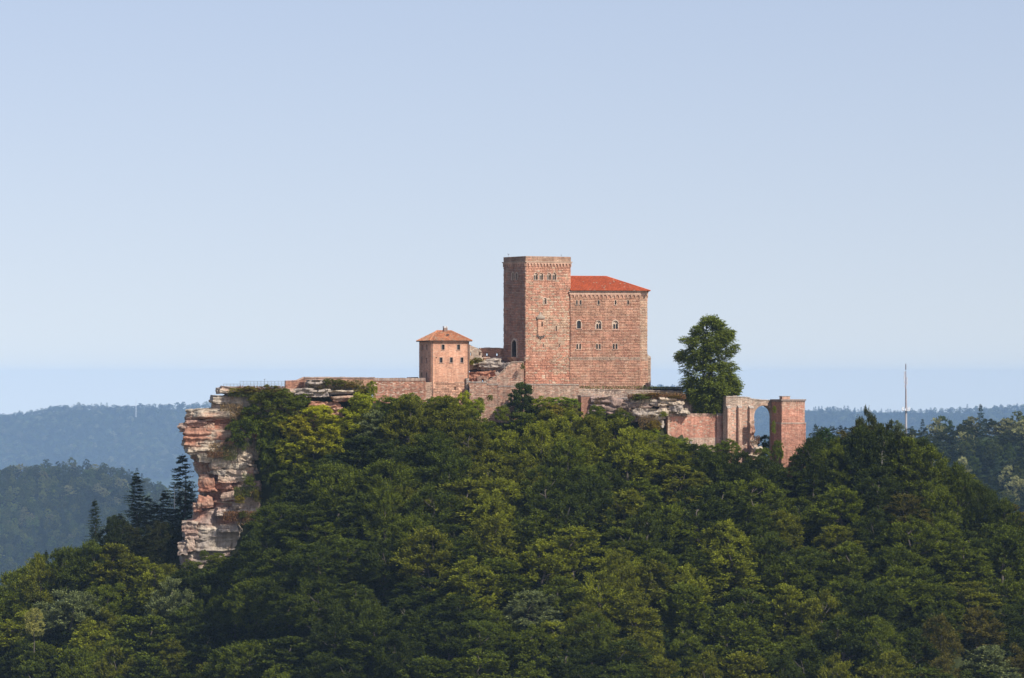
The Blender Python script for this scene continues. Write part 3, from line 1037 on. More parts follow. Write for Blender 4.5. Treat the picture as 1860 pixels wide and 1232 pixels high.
# brick pillar
def pillar():
    root = empty("brick_pillar", W(1066, 756, 895))
    tag(root, "square dark red brick pillar standing before the terrace wall", "pillar")
    P = rect(1055.5, 893.5, math.radians(14), 2.9, 2.6)
    mb = MB(DARKR)
    prism(mb, P, Z(775), Z(720.5, 893.5), color=mixc(DARKR, PINK, .45), course=.2, slen=(.25, .6), proud=(.01, .05), joint=.02, seed=231)
    mb.build("masonry", M_STONE, root, "stuff")
    c = MB(GREY); ring_prism(c, P, Z(720.5, 893.5) + .01, Z(718, 893.5), .12, mixc(GREY, DARKR, .4)); c.build("cap_slab", M_RUIN, root)
pillar()

# dark low shed behind the terrace wall
sh = empty("long_shed", W(1210, 712, 909))
tag(sh, "long low shed with flat black roof behind the terrace wall", "shed")
m = MB((.03, .03, .035)); a = W(1181, 703.3, 906); b = W(1242, 704, 909)
m.box(((a.x + b.x) / 2, 909, a.z - .12), (b.x - a.x, 5, .3)); m.build("roof", M_WOOD, sh)
m = MB((.05, .04, .035)); m.box(((a.x + b.x) / 2, 909, a.z - 1.3), (b.x - a.x - .6, 4.2, 2.0)); m.build("wall", M_WOOD, sh)
m = MB((.3, .28, .25))
for dx in (0.1, .45): m.tube((a.x + dx, 905.5, a.z - 1.2), (a.x + dx + .12, 905.5, a.z + .4), .05)
m.build("post", M_WOOD, sh)

# chapel-bridge ruin
def ruin():
    root = empty("forecourt_wall", W(1262, 810, 895))
    tag(root, "pink lower ruin wall with tiny arched doorway in its shaded end", "wall")
    ang = math.radians(13)
    P = rect(1213, 893, ang, (X(1320.5, 896) - X(1213, 893)) / math.cos(ang), 3.6)
    a = math.radians(35)
    P[3] = (P[0][0] - 1.05, P[0][1] + 2.6)
    fl = Face(P[3], P[0])
    u, z0, ww, hh = px_open(fl, 1208.6, 773.5, 785, 2.0)
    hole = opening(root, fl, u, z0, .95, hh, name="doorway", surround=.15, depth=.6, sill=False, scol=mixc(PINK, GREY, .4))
    zt, zb = Z(751.5, 893), Z(835, 893)
    mb = MB(WARM)
    for i in range(4):
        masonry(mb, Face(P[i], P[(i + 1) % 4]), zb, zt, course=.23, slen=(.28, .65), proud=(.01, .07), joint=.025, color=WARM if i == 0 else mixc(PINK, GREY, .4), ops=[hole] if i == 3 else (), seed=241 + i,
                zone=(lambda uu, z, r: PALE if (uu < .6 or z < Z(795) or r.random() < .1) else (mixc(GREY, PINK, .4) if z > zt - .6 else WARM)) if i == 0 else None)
    mb.poly([(p[0], p[1], zt) for p in P], GREY)
    mb.build("masonry", M_RUIN, root, "stuff")
    fc = Face(P[0], P[1])
    def butt(parent, fc, p0, p1, pt, pb, d, col):
        u0, zt_ = fc.uv(p0, pt); u1, _ = fc.uv(p1, pt); zb_ = fc.uv(p0, pb)[1]
        q = [fc.p(u0, 0, d)[:2], fc.p(u1, 0, d)[:2], fc.p(u1, 0, .02)[:2], fc.p(u0, 0, .02)[:2]]
        b = MB(col)
        prism(b, q, zb_, zt_, color=col, course=.32, slen=(.3, .6), proud=(.01, .07), seed=int(p0))
        b.hexa([fc.p(u0 - .05, zt_, d + .06), fc.p(u1 + .05, zt_, d + .06), fc.p(u1 + .05, zt_, .03), fc.p(u0 - .05, zt_, .03)],
               [fc.p(u0 - .05, zt_ + .12, d + .06), fc.p(u1 + .05, zt_ + .12, d + .06), fc.p(u1 + .05, zt_ + .6, .03), fc.p(u0 - .05, zt_ + .6, .03)], GREY)
        b.build("buttress", M_RUIN, parent, "stuff")
    butt(root, fc, 1301.5, 1309, 755, 838, .45, mixc(WARM, GREY, .35))
    st = MB(GREY); uu, z1 = fc.uv(1255, 800)
    st.hexa([fc.p(uu - .3, z1 - 1.6, .4), fc.p(uu + .3, z1 - 1.6, .4), fc.p(uu + .3, z1 - 1.6, .1), fc.p(uu - .3, z1 - 1.6, .1)],
            [fc.p(uu - .2, z1 + .3, .3), fc.p(uu + .12, z1, .3), fc.p(uu + .12, z1, .1), fc.p(uu - .2, z1 + .3, .1)])
    st.build("drain_stone", M_RUIN, root)
    # high wall with the great arch
    zn = lambda uu, z, r: (mixc(PALE, GREY, r.random() * .7) if z > Z(745) + r.uniform(-1, 1) or r.random() < .3 else mixc(WARM, PALE, r.random() * .4))
    r2, f2 = wall("arched_ruin_wall", "tall ruined wall with buttresses and a big open round arch", "wall",
                  [(1319, 720.5), (1340, 721), (1358, 722.5), (1366, 725.5), (1384, 727), (1406, 727.5)], 893.6, 898.6, 838, 1.6, col=PALE, seed=251, coping=GREY, cop_h=.15,
                  ops=[(1386.7, 736.5, 838, 35.2, True)], zone=zn, loose=3)
    butt(r2, f2, 1319.5, 1325.5, 742, 842, .55, mixc(PALE, PINK, .5))
    butt(r2, f2, 1339, 1345.5, 741, 842, .7, mixc(PALE, PINK, .5))
    butt(r2, f2, 1359.5, 1367, 742, 842, .7, mixc(PALE, PINK, .4))
    # voussoir ring
    u0, z0, ww, hh = px_open(f2, 1386.7, 736.5, 838, 35.2)
    vr = MB(PALE)
    n = 22; r = ww / 2; zc = z0 + hh - r
    for i in range(n):
        t0, t1 = math.pi * i / n + .01, math.pi * (i + 1) / n - .01
        k = random.Random(i).uniform(.75, 1.1)
        c = tuple(x * k for x in mixc(PALE, PINK, .35))
        q = [(u0 - math.cos(t) * rr, zc + math.sin(t) * rr) for t, rr in ((t0, r), (t1, r), (t1, r + .5), (t0, r + .5))]
        A = [f2.p(a_, b_, .16) for a_, b_ in q]; B = [f2.p(a_, b_, 0) for a_, b_ in q]
        vr.poly(A[::-1], c)
        for j in range(4): vr.poly([A[j], A[(j + 1) % 4], B[(j + 1) % 4], B[j]], c)
    vr.build("arch_ring", M_RUIN, r2)
    # the pier
    pr = empty("bridge_pier", W(1433, 830, 896))
    tag(pr, "square ruined pier at the end of the big arch, shaded on one side", "pier")
    ang = math.radians(20)
    P = rect(1420, 892.6, ang, 5.65, 5.7)
    zl, zt, zb = Z(769.5, 893), Z(728, 893), Z(870, 893)
    mb = MB(WARM)
    for i in range(4):
        masonry(mb, Face(P[i], P[(i + 1) % 4]), zl, zt, color=WARM if i == 0 else PINK, course=.27, slen=(.32, .75), proud=(.01, .08), seed=261 + i,
                zone=(lambda uu, z, r: mixc(PALE, PINK, r.random() * .7) if (z > zt - 1.8 + r.uniform(-.8, .8) or uu > 5.2) else mixc(WARM, DARKR, r.random() * .3)) if i == 0 else None)
    mb.build("masonry", M_RUIN, pr, "stuff")
    lb = MB(WARM); Q = offset_poly(P, .16)
    prism(lb, Q, zb, zl, color=mixc(WARM, DARKR, .25), course=.27, slen=(.32, .75), proud=(.01, .09), seed=271)
    lb.build("plinth", M_RUIN, pr, "stuff")
    lg = MB(GREY); ring_prism(lg, P, zl, zl + .2, .26, mixc(GREY, PALE, .3)); lg.build("string_course", M_RUIN, pr)
    cn = MB(GREY); ring_prism(cn, P, zt + .02, zt + .3, .25, mixc(GREY, DARKR, .3))
    cn.build("cornice", M_RUIN, pr)
    fz = MB(mixc(GREY, DARKR, .4))
    for i in range(4):
        f_ = Face(P[i], P[(i + 1) % 4])
        k = 0
        while k * .52 < f_.L - .2:
            u = .1 + k * .52
            fz.hexa([f_.p(u, zt - .32, .1), f_.p(u + .26, zt - .32, .1), f_.p(u + .26, zt - .32, 0), f_.p(u, zt - .32, 0)],
                    [f_.p(u, zt, .22), f_.p(u + .26, zt, .22), f_.p(u + .26, zt, 0), f_.p(u, zt, 0)]); k += 1
    fz.build("corbel_table", M_RUIN, pr, "stuff")
    f0 = Face(P[0], P[1])
    u, z = f0.uv(1432, 724)
    cb = MB(DARKR)
    q = f0.p(u, z - .15, -2.0)
    cb.box((q[0], q[1], zt + .62), (1.9, 1.6, .62), ang, mixc(PINK, GREY, .4))
    cb.box((q[0], q[1], zt + .98), (2.1, 1.8, .1), ang, GREY)
    cb.build("cap_block", M_RUIN, pr)
ruin()

# ------------------------------------------------------------------ rocks
CREAM = (0.46, 0.385, 0.285)
RROCK = (0.35, 0.16, 0.10)
GROCK = (0.30, 0.255, 0.22)

def rock_mesh(name, sx, sy, sz, seed, cols, n=(16, 10, 8), layers=5, rough=0.16, mat=None, at=None):
    """layered, cracked block: size in metres; cols = (cap colour, side colour)"""
    rs = np.random.RandomState(seed)
    V, Fq = [], []
    def patch(ax, sgn, na, nb):
        a, b = [i for i in range(3) if i != ax]
        g, h = np.meshgrid(np.linspace(-1, 1, na), np.linspace(-1, 1, nb))
        p = np.zeros((na * nb, 3))
        p[:, ax] = sgn; p[:, a] = g.ravel(); p[:, b] = h.ravel()
        base = sum(len(q) for q in V)
        i = (np.arange(nb - 1)[:, None] * na + np.arange(na - 1)[None, :]).ravel() + base
        f = np.stack([i, i + 1, i + na + 1, i + na], -1)
        flip = (sgn > 0) == (ax == 1)
        if flip: f = f[:, ::-1]
        V.append(p); Fq.append(f)
    patch(0, 1, n[1], n[2]); patch(0, -1, n[1], n[2]); patch(1, 1, n[0], n[2]); patch(1, -1, n[0], n[2]); patch(2, 1, n[0], n[1]); patch(2, -1, n[0], n[1])
    p = np.concatenate(V); f = np.concatenate(Fq)
    # round the corners a little
    r = np.linalg.norm(p, axis=1, keepdims=True)
    q = p * (1 - 0.09 * (r - 1))
    s = np.array([sx, sy, sz]) / 2
    w = q * s
    zl = (w[:, 2] / sz + .5) * layers + 0.5 * vnoise(w * 0.5 + seed, seed)
    lay = np.floor(zl).astype(np.int64)
    off = (hash3(lay, lay * 0 + seed, lay * 0, 3) - .5) * 2
    m = min(sx, sy)
    d = off * rough * m * 0.7
    hor = q[:, :2] / np.maximum(1e-6, np.linalg.norm(q[:, :2], axis=1, keepdims=True))
    edge = np.clip(np.max(np.abs(p[:, :2]), axis=1), 0, 1) ** 3
    w[:, :2] += hor * (d * edge)[:, None]
    rg = np.abs(fbm(w * np.array([.9, .9, 1.5]) + seed, 4, seed + 7))
    w[:, :2] -= hor * (rg * rough * 1.9 * np.minimum(m, 3))[:, None]
    w[:, 2] *= 1 - .3 * rg
    nn = np.stack([fbm(w * (1.6 / max(.8, m)) + seed + 31 * k, 4, seed + k) for k in range(3)], -1)
    w += nn * np.array([rough * m, rough * m, rough * sz * 1.3])
    tone = np.clip(0.5 + 1.3 * fbm(w * 0.6 + seed, 3, 9) + 0.35 * off + 0.4 * np.clip(p[:, 2], -1, 1), 0, 1)
    c = np.array(cols[1])[None] * (1 - tone[:, None]) + np.array(cols[0])[None] * tone[:, None]
    c *= (1 + 0.25 * fbm(w * 2.2, 3, 12))[:, None]
    if at is not None:      # take part of the colour of the bed the block belongs to
        P3 = w + np.array([at[0], at[1] - 899.5, at[2]])
        c = c * .45 + .55 * cliff_col(P3, EYE - P3[:, 2] * 8.01, off * .5)
    return mesh_np(name, w, f, c, mat or M_ROCK)

def rock(parent, px0, px1, py0, py1, Y, depth, cols, seed, name="rock_slab", tilt=0.0, rz=0.0, **k):
    c = W((px0 + px1) / 2, (py0 + py1) / 2, Y)
    me = rock_mesh(name, (px1 - px0) / 8.01, depth, (py1 - py0) / 8.01, seed, cols, **k)
    o = bpy.data.objects.new(name, me)
    COL.objects.link(o)
    o.parent = parent
    o.location = c - Vector(parent.location)
    o.rotation_euler = (0, tilt, rz)
    return o

CL = [(700, 397), (712, 396), (717, 408), (722, 386), (733, 387), (741, 386), (745, 344), (757, 341), (762, 338), (768, 334), (782, 336), (786, 340), (796, 334), (812, 334), (822, 340),
      (827, 348), (845, 352), (858, 358), (872, 364), (885, 366), (892, 361), (900, 364), (915, 358), (930, 352), (941, 348), (945, 338), (965, 334), (985, 331), (1005, 327), (1035, 321), (1075, 312)]
CR = [(700, 545), (712, 545), (740, 530), (760, 505), (800, 490), (900, 492), (960, 486), (985, 470), (1010, 450), (1075, 445)]
REC = [(700, 0.0), (745, -.6), (757, -.8), (765, 0.6), (790, -.5), (812, -.6), (822, -.9), (828, -1.2), (835, 1.2), (848, 2.4), (866, 1.8), (885, 1.0), (900, 1.2), (930, 0.4), (945, -.3), (985, -.9), (1075, -2.0)]
def cliff_col(P3, py, led):
    low = fbm(P3 * np.array([.22, .22, .5]), 4, 16)
    redw = tab(py, [(700, .1), (745, .15), (757, .6), (762, .9), (800, .8), (815, .45), (822, .15), (850, .45), (870, .75), (900, .85), (930, .6), (945, .45), (965, .25), (1075, .35)])
    redv = np.clip(redw + 1.5 * low - 0.45 * led - .05, 0, 1)
    redv = redv * redv * (3 - 2 * redv)
    greyw = np.clip(tab(py, [(700, .25), (800, .1), (900, .1), (925, .3), (950, .75), (1075, .8)]) + 1.2 * fbm(P3 * .3, 3, 19), 0, 1)
    c = np.array(CREAM)[None] * (1 - redv[:, None]) + np.array(RROCK)[None] * redv[:, None]
    c = c * (1 - greyw[:, None] * .8) + np.array(GROCK)[None] * greyw[:, None] * .8
    return c * (1 + .35 * fbm(P3 * 1.3, 4, 17))[:, None]

def build_cliff():
    root = empty("cliff", W(410, 1040, 898))
    tag(root, "tall red and cream layered sandstone cliff overhanging at the end of the ridge", "cliff")
    zs = np.linspace(Z(1078), Z(706.5), 300)
    th = np.linspace(0, 2 * np.pi, 340, endpoint=False)
    T, ZZ = np.meshgrid(th, zs)
    py = EYE - ZZ * 8.01
    # wavy bedding planes
    x0 = np.cos(T) * 8
    wob = 0.7 * vnoise(np.stack([x0.ravel() * .18, T.ravel(), ZZ.ravel() * .05], -1), 4).reshape(T.shape) + x0 * 0.035
    zw = ZZ + wob
    xl = (tab(py, CL) - 930) / 8.01; xr = (tab(py, CR) - 930) / 8.01
    cx, a = (xl + xr) / 2, (xr - xl) / 2
    e = 2 / 3.2
    ct, st = np.cos(T), np.sin(T)
    bx = np.sign(ct) * np.abs(ct) ** e; by = np.sign(st) * np.abs(st) ** e
    left = np.clip((0.35 - bx) / 0.9, 0, 1)
    rec = tab(py, REC)
    # irregular bed thicknesses
    rs = np.random.RandomState(7)
    beds = np.cumsum(rs.choice([.35, .5, .7, 1.0, 1.5, 2.0], 90, p=[.15, .2, .25, .2, .15, .05])) + Z(1090)
    li = np.searchsorted(beds, zw.ravel()).reshape(T.shape)
    lz = beds[np.clip(li, 0, 89)] - zw
    cell = np.floor(T * 6 + hash3(li, li * 0, li * 0, 5) * 6 + 0.3 * vnoise(np.stack([T.ravel() * 3, ZZ.ravel() * .4, T.ravel() * 0], -1), 8).reshape(T.shape)).astype(np.int64)
    led = (hash3(li, li * 0, li * 0, 1) - .5) * 1.3 + (hash3(li, cell, li * 0, 2) - .5) * 0.75
    led = led * np.clip((1080 - py) / 80, .25, 1) * np.where(py > 925, .45, 1)
    P3 = np.stack([(cx + a * bx).ravel(), (by * 7).ravel(), ZZ.ravel()], -1)
    big = fbm(P3 * 0.16, 3, 14).reshape(T.shape) * 2.2
    fine = fbm(P3 * np.array([.8, .8, 1.5]), 4, 15).reshape(T.shape) * 0.5
    d = led + fine
    x = cx + (a + d * .6 + fine * .2) * bx
    y = 899.5 + (7.2 + d + big - rec * left * 1.3 * (by < 0)) * by
    v = np.stack([x.ravel(), y.ravel(), (ZZ + .15 * fine).ravel()], -1)
    nz, nt = T.shape
    i = (np.arange(nz - 1)[:, None] * nt + np.arange(nt)[None, :]).ravel()
    j = (np.arange(nz - 1)[:, None] * nt + (np.arange(nt)[None, :] + 1) % nt).ravel()
    f = np.stack([i, j, j + nt, i + nt], -1)
    v = np.concatenate([v, [[cx[-1].mean(), 899.5, zs[-1] + .1]]])
    k = (nz - 1) * nt + np.arange(nt)
    cap = np.stack([k, (nz - 1) * nt + (np.arange(nt) + 1) % nt, np.full(nt, len(v) - 1), np.full(nt, len(v) - 1)], -1)
    # rock colours: pale weathering crust on the jutting beds, iron red where the beds lie back, grey sheet below
    c = cliff_col(P3, py.ravel(), led.ravel())
    cc = np.concatenate([c.reshape(-1, 3), [[.3, .25, .2]]])
    me = mesh_np("rock_face", v, np.concatenate([f, cap]), cc, M_ROCK)
    o = bpy.data.objects.new("rock_face", me)
    COL.objects.link(o); o.parent = root
    o.location = -Vector(root.location)
    cr, rd, gr = CREAM, RROCK, GROCK
    S = [  # px0 px1 py0 py1  Y depth colours
        (398, 520, 705, 716, 893.6, 4.5, (mixc(gr, cr, .5), mixc(rd, cr, .5))), (395, 412, 708, 714, 893.4, 2.2, (gr, gr)),
        (384, 458, 721, 734, 892.8, 4, (mixc(cr, gr, .55), gr)), (387, 420, 733, 742, 893.4, 3, (cr, rd)),
        (342, 382, 743, 752, 892.6, 4, (mixc(cr, gr, .6), gr)), (356, 372, 751, 757, 892.6, 3, (cr, cr)), (376, 420, 745, 758, 892.2, 4, (cr, mixc(cr, gr, .4))),
        (342, 358, 752, 764, 892.8, 3.5, (mixc(cr, gr, .5), mixc(gr, (.1, .1, .05), .4))), (372, 432, 757, 762, 892.4, 3.6, (cr, rd)),
        (385, 418, 760, 768, 892.8, 3.5, (rd, mixc(rd, (.1, .05, .03), .4))), (341, 376, 764, 775, 892.0, 4.2, (mixc(rd, gr, .55), rd)), (328, 350, 770, 784, 892.4, 3.6, (mixc(gr, cr, .35), gr)),
        (336, 382, 776, 808, 891.7, 4.6, (mixc(rd, cr, .15), rd)), (338, 368, 797, 815, 892.0, 3.6, (mixc(rd, cr, .12), mixc(rd, gr, .3))), (373, 388, 768, 800, 892.1, 3.2, (cr, mixc(cr, rd, .35))),
        (388, 425, 771, 788, 892.4, 4, (mixc(rd, cr, .25), rd)), (360, 410, 800, 816, 891.8, 4.5, (cr, mixc(cr, gr, .4))), (342, 392, 812, 825, 891.2, 5.0, (cr, mixc(cr, gr, .35))),
        (362, 402, 824, 838, 891.6, 4.0, (cr, mixc(cr, gr, .5))), (384, 428, 834, 852, 891.4, 4.0, (cr, mixc(cr, gr, .3))), (420, 456, 822, 843, 891.5, 4.5, (cr, mixc(cr, rd, .3))),
        (418, 448, 841, 852, 891.4, 4.0, (cr, mixc(cr, gr, .3))), (392, 412, 853, 862, 891.3, 3.4, (cr, gr)), (410, 440, 853, 864, 891.4, 3.6, (mixc(cr, rd, .4), cr)),
        (398, 430, 864, 876, 891.5, 3.6, (mixc(cr, rd, .5), rd)), (430, 445, 866, 874, 891.5, 3, (cr, cr)), (440, 464, 848, 862, 891.9, 3.6, (mixc(cr, rd, .4), rd)),
        (364, 378, 862, 872, 892.2, 2.5, (mixc(rd, cr, .15), rd)), (364, 392, 869, 892, 891.5, 3.6, (mixc(rd, cr, .2), rd)), (390, 424, 874, 888, 892.0, 3.6, (mixc(rd, cr, .3), rd)),
        (438, 462, 881, 892, 891.2, 3.6, (cr, cr)), (455, 475, 874, 893, 891.8, 3.6, (mixc(cr, rd, .5), rd)), (405, 428, 894, 908, 891.2, 3.6, (mixc(cr, gr, .3), mixc(cr, rd, .4))),
        (425, 470, 903, 928, 891.2, 4.0, (mixc(cr, rd, .35), mixc(rd, cr, .5))), (362, 385, 900, 922, 891.8, 3, (rd, mixc(rd, gr, .3))),
        (352, 366, 914, 930, 892.0, 2.6, (mixc(rd, cr, .3), rd)), (395, 412, 922, 936, 890.6, 2.5, (gr, mixc(gr, cr, .4))),
        (418, 480, 922, 932, 890.9, 3.5, (cr, mixc(cr, rd, .3))), (334, 358, 948, 968, 890.6, 3.2, (mixc(cr, rd, .2), rd)), (338, 360, 966, 980, 890.4, 3.0, (rd, mixc(rd, gr, .4))),
        (341, 351, 980, 1000, 890.0, 2.4, (mixc(cr, rd, .25), rd)), (328, 342, 984, 1008, 890.6, 3.0, (mixc(gr, rd, .4), rd)), (400, 434, 955, 966, 889.8, 3.0, (cr, gr)),
        
    ]
    for q, (p0, p1, t, b, Y, dp, cl) in enumerate(S):
        rnd = random.Random(q)
        rock(root, p0 - 2.5, p1 + 2.5, t - 1, b + 1, Y + dp * .40, dp, cl, 300 + q, tilt=rnd.uniform(-.12, .09), rz=rnd.uniform(-.3, .25), layers=max(2, int((b - t) / 4)), n=(34, 14, 16), rough=.13, at=W((p0 + p1) / 2, (t + b) / 2, Y))
build_cliff()

def outcrop(name, label, rocks, root_at, seed, cat="rock"):
    root = empty(name, W(*root_at))
    tag(root, label, cat)
    for q, (p0, p1, t, b, Y, dp, cl) in enumerate(rocks):
        rnd = random.Random(q + seed)
        rock(root, p0, p1, t, b, Y, dp, cl, seed + q, tilt=rnd.uniform(-.08, .08), rz=rnd.uniform(-.3, .2), layers=max(2, int((b - t) / 4)), n=(22, 12, 12), rough=.2)
    return root
cr, rd, gr = CREAM, RROCK, GROCK
outcrop("rock_outcrop", "layered grey and red rock ledges under the thin long wall", [
    (556, 590, 690, 702, 894, 4, (gr, mixc(gr, cr, .3))), (560, 610, 700, 707, 895, 4, (mixc(gr, rd, .3), gr)), (537, 575, 706, 722, 893.8, 5, (mixc(gr, cr, .35), gr)), (565, 604, 708, 722, 893.4, 4.5, (mixc(gr, cr, .3), gr)),
    (598, 652, 709, 716, 893.5, 4, (cr, gr)), (602, 652, 718, 729, 893.2, 4.6, (mixc(cr, rd, .4), rd)), (560, 652, 712, 745, 897.4, 5, (rd, mixc(rd, gr, .5))), (558, 618, 730, 745, 893.6, 4.5, (mixc(rd, cr, .25), rd)),
    (594, 622, 738, 760, 892.6, 3.5, (mixc(rd, cr, .3), rd)), (548, 640, 742, 790, 896.4, 6, (mixc(rd, gr, .3), rd)), (652, 672, 704, 722, 894.8, 3, (gr, mixc(gr, (.1, .1, .1), .4))), (600, 655, 700, 709, 896, 3, (mixc(gr, rd, .3), gr)),
], (600, 745, 894), 500)
outcrop("rock_outcrop", "pale boulders and shade-coloured dark slabs between the terrace wall and the pink ruin wall", [
    (1150, 1172, 727, 738, 895, 3, (cr, mixc(cr, gr, .4))), (1165, 1182, 723, 738, 894.6, 3, (cr, gr)), (1180, 1200, 726, 739, 894.4, 3, (cr, gr)), (1146, 1200, 738, 742, 896, 3, ((.05, .04, .03), (.06, .05, .04))),  # near-black strip: shade of the gap painted as a slab
    (1148, 1204, 742, 757, 893.4, 5, (mixc(cr, gr, .3), gr)), (1196, 1226, 723, 735, 894.2, 4, (mixc(cr, rd, .15), cr)), (1194, 1216, 733, 746, 893.8, 3.6, (mixc(cr, rd, .15), gr)), (1212, 1240, 730, 748, 893.6, 4, (mixc(cr, rd, .12), gr)),
    (1196, 1215, 742, 756, 892.8, 3.4, (mixc(cr, rd, .2), cr)), (1225, 1248, 742, 756, 894.2, 4, (cr, gr)), (1188, 1206, 752, 762, 892.6, 3, (cr, gr)), (1208, 1236, 745, 756, 894.5, 3.6, (mixc(cr, gr, .3), gr)),
    (1176, 1206, 760, 776, 893.2, 3, (mixc(cr, gr, .3), gr)), (1222, 1268, 722, 768, 899.5, 5, (mixc(gr, rd, .3), mixc(gr, (.1, .08, .07), .5))),  # gap filler last; shadow is put into its dark colour
], (1195, 760, 894), 560)
outcrop("rock_slope", "smooth grey-brown rock slope beside the brick pillar", [
    (1076, 1130, 722, 760, 896.6, 8, (mixc(gr, rd, .35), mixc(gr, (.15, .1, .09), .4))), (1110, 1180, 730, 768, 896.4, 8, (mixc(gr, rd, .35), gr)), (1120, 1160, 722, 736, 897, 6, (gr, mixc(gr, rd, .3))),
], (1120, 760, 896), 600)
outcrop("rock_outcrop", "layered grey rock with a dark slab as cleft shade below the upper court wall", [
    (853, 905, 655, 663, 905.5, 5, (mixc(gr, cr, .5), gr)), (868, 912, 660, 668, 904.6, 4, (mixc(gr, cr, .3), gr)), (853, 915, 664, 676, 908, 5, ((.1, .07, .06), (.08, .05, .04))), (880, 916, 652, 672, 906.5, 5, (mixc(gr, cr, .3), gr)),  # near-black slab carries the shade of the cleft in its colour
    (900, 930, 660, 690, 905.5, 5, (gr, mixc(gr, rd, .4))),
], (880, 676, 905), 620)
outcrop("rock_outcrop", "smooth red rock hump behind the narrow arched doorway", [
    (850, 904, 674, 690, 903.6, 4, (mixc(rd, cr, .12), rd)), (852, 875, 682, 704, 902.6, 3, (mixc(rd, cr, .1), rd)), (876, 910, 680, 704, 903.8, 3, (rd, mixc(rd, gr, .3))),
], (875, 700, 903), 640)
outcrop("rubble_heap", "pale rubble at the foot of the big arch jamb", [
    (1364, 1376, 800, 814, 893.6, 2, (cr, rd)), (1368, 1384, 812, 826, 893.0, 2.4, (cr, mixc(cr, rd, .5))), (1362, 1371, 765, 790, 894.4, 1.6, (mixc(cr, rd, .4), rd)), (1360, 1380, 822, 838, 892.8, 2.4, (cr, rd)),
], (1370, 830, 893), 650)

# ------------------------------------------------------------------ platform railing
def railing():
    root = empty("platform_railing", W(460, 703, 895))
    tag(root, "thin metal railing around the top of the rock platform", "railing")
    c = (.16, .18, .20)
    for (p0, p1, t, b, Y) in ((406, 437, 697.6, 706.5, 893.2), (436, 518, 692.6, 703, 894.6)):
        n = max(2, int((p1 - p0) / 6))
        for k in range(n + 1):
            m = MB(c); p = p0 + (p1 - p0) * k / n
            m.tube(W(p, b + 4, Y), W(p, t, Y), .035, n=5); m.build("post", M_METAL, root)
        for tt in (t, (t + b) / 2):
            m = MB(c); m.tube(W(p0, tt, Y), W(p1, tt, Y), .03, n=5); m.build("rail", M_METAL, root)
        m = MB(c)
        for k in range(int((p1 - p0) / 1.6)):
            m.tube(W(p0 + k * 1.6, b, Y), W(p0 + k * 1.6, t, Y), .010, n=3)
        m.build("infill_bars", M_METAL, root, "stuff")
    m = MB(c); m.tube(W(480.5, 703, 894), W(480.5, 689, 894), .04); m.tube(W(479, 689.5, 894), W(482.5, 688.8, 894), .05)
    o = m.build("telescope_post", M_METAL)
    tag(o, "slim post with small crosspiece standing behind the platform railing", "post")
    for px, Y in ((406, 893.2), (437, 894.6), (518, 894.6)): pass
railing()

# ------------------------------------------------------------------ radio masts
def radio_mast():
    Y = 2600.0
    k = Y / 900.0
    root = empty("radio_mast", W(1645.5, 790, Y))
    tag(root, "tall slender radio mast with round antenna platform rising above the woods", "radio mast")
    g = (.34, .32, .31); r = (.20, .12, .11)
    m = MB(g); m.tube(W(1645.7, 830, Y), W(1645.7, 748, Y), .85, .72, 10); m.tube(W(1645.7, 748, Y), W(1645.5, 706, Y), .72, .52, 10, (.28, .24, .23)); m.build("shaft", M_METAL, root)
    m = MB(r); m.tube(W(1645.3, 706, Y), W(1645.3, 674, Y), .3, .22, 6, r)
    for py in range(676, 708, 4): m.tube(W(1643.8, py, Y), W(1646.8, py + 3, Y), .05, n=4, col=(.5, .48, .46) if py % 8 else r)
    m.build("lattice", M_METAL, root)
    m = MB((.12, .08, .08)); m.tube(W(1645.3, 672, Y), W(1645.3, 661, Y), .36, .28, 6); m.tube(W(1645.3, 674, Y), W(1645.3, 672, Y), .05); m.build("top_antenna", M_METAL, root)
    m = MB((.5, .5, .5))
    c = W(1645.6, 746.5, Y)
    m.tube(c, c + Vector((0, 0, .3)), 2.5, 2.5, 14); m.build("platform", M_METAL, root)
    for i in range(9):
        a = i * 2 * math.pi / 9 + .3
        p = c + Vector((math.cos(a) * 2.5, math.sin(a) * 2.2, .1))
        m = MB((.75, .75, .74))
        m.tube(p, p + Vector((0, 0, 1.6 + .5 * (i % 3))), .28, n=6)
        if i % 3 == 0: m.tube(p + Vector((0, -.2, .7)), p + Vector((0, .1, .7)), .38, .38, 10)
        m.build("antenna", M_METAL, root)
    for (px, py, l) in ((1643, 680.5, 1.0), (1642.3, 690, .9), (1643, 697, 1.0), (1647.5, 699, 1.1), (1643.2, 704, .8), (1647.6, 692, 1.2), (1643, 686, 1.4)):
        m = MB((.6, .56, .55)); p = W(px, py, Y)
        m.tube(p, p + Vector((0, 0, l * 2)), .26, n=5); m.tube(p + Vector((0, 0, l)), Vector((W(1645.3, py, Y).x, Y, p.z + l)), .1, n=4)
        m.build("dipole", M_METAL, root)
    m = MB((.7, .7, .7)); m.tube(W(1646, 722.5, Y), W(1654, 722.3, Y), .04); m.build("side_arm", M_METAL, root)
    Y = 20150.0
    root = empty("distant_mast", W(247, 752, Y))
    tag(root, "tiny pale mast on the far blue ridge", "radio mast")
    m = MB((.45, .45, .46)); m.tube(W(247, 758, Y), W(247, 736, Y), 2.2, 1.8, 6); m.build("shaft", M_METAL, root)
    m = MB((.42, .36, .36)); m.tube(W(247, 736, Y), W(247, 724, Y), 1.1, .6, 6); m.build("top_antenna", M_METAL, root)
radio_mast()

# ------------------------------------------------------------------ trees: prototype meshes
UP = np.array([0, 0, 1.0])
def nrm(a): return a / np.maximum(1e-9, np.linalg.norm(a, axis=-1, keepdims=True))

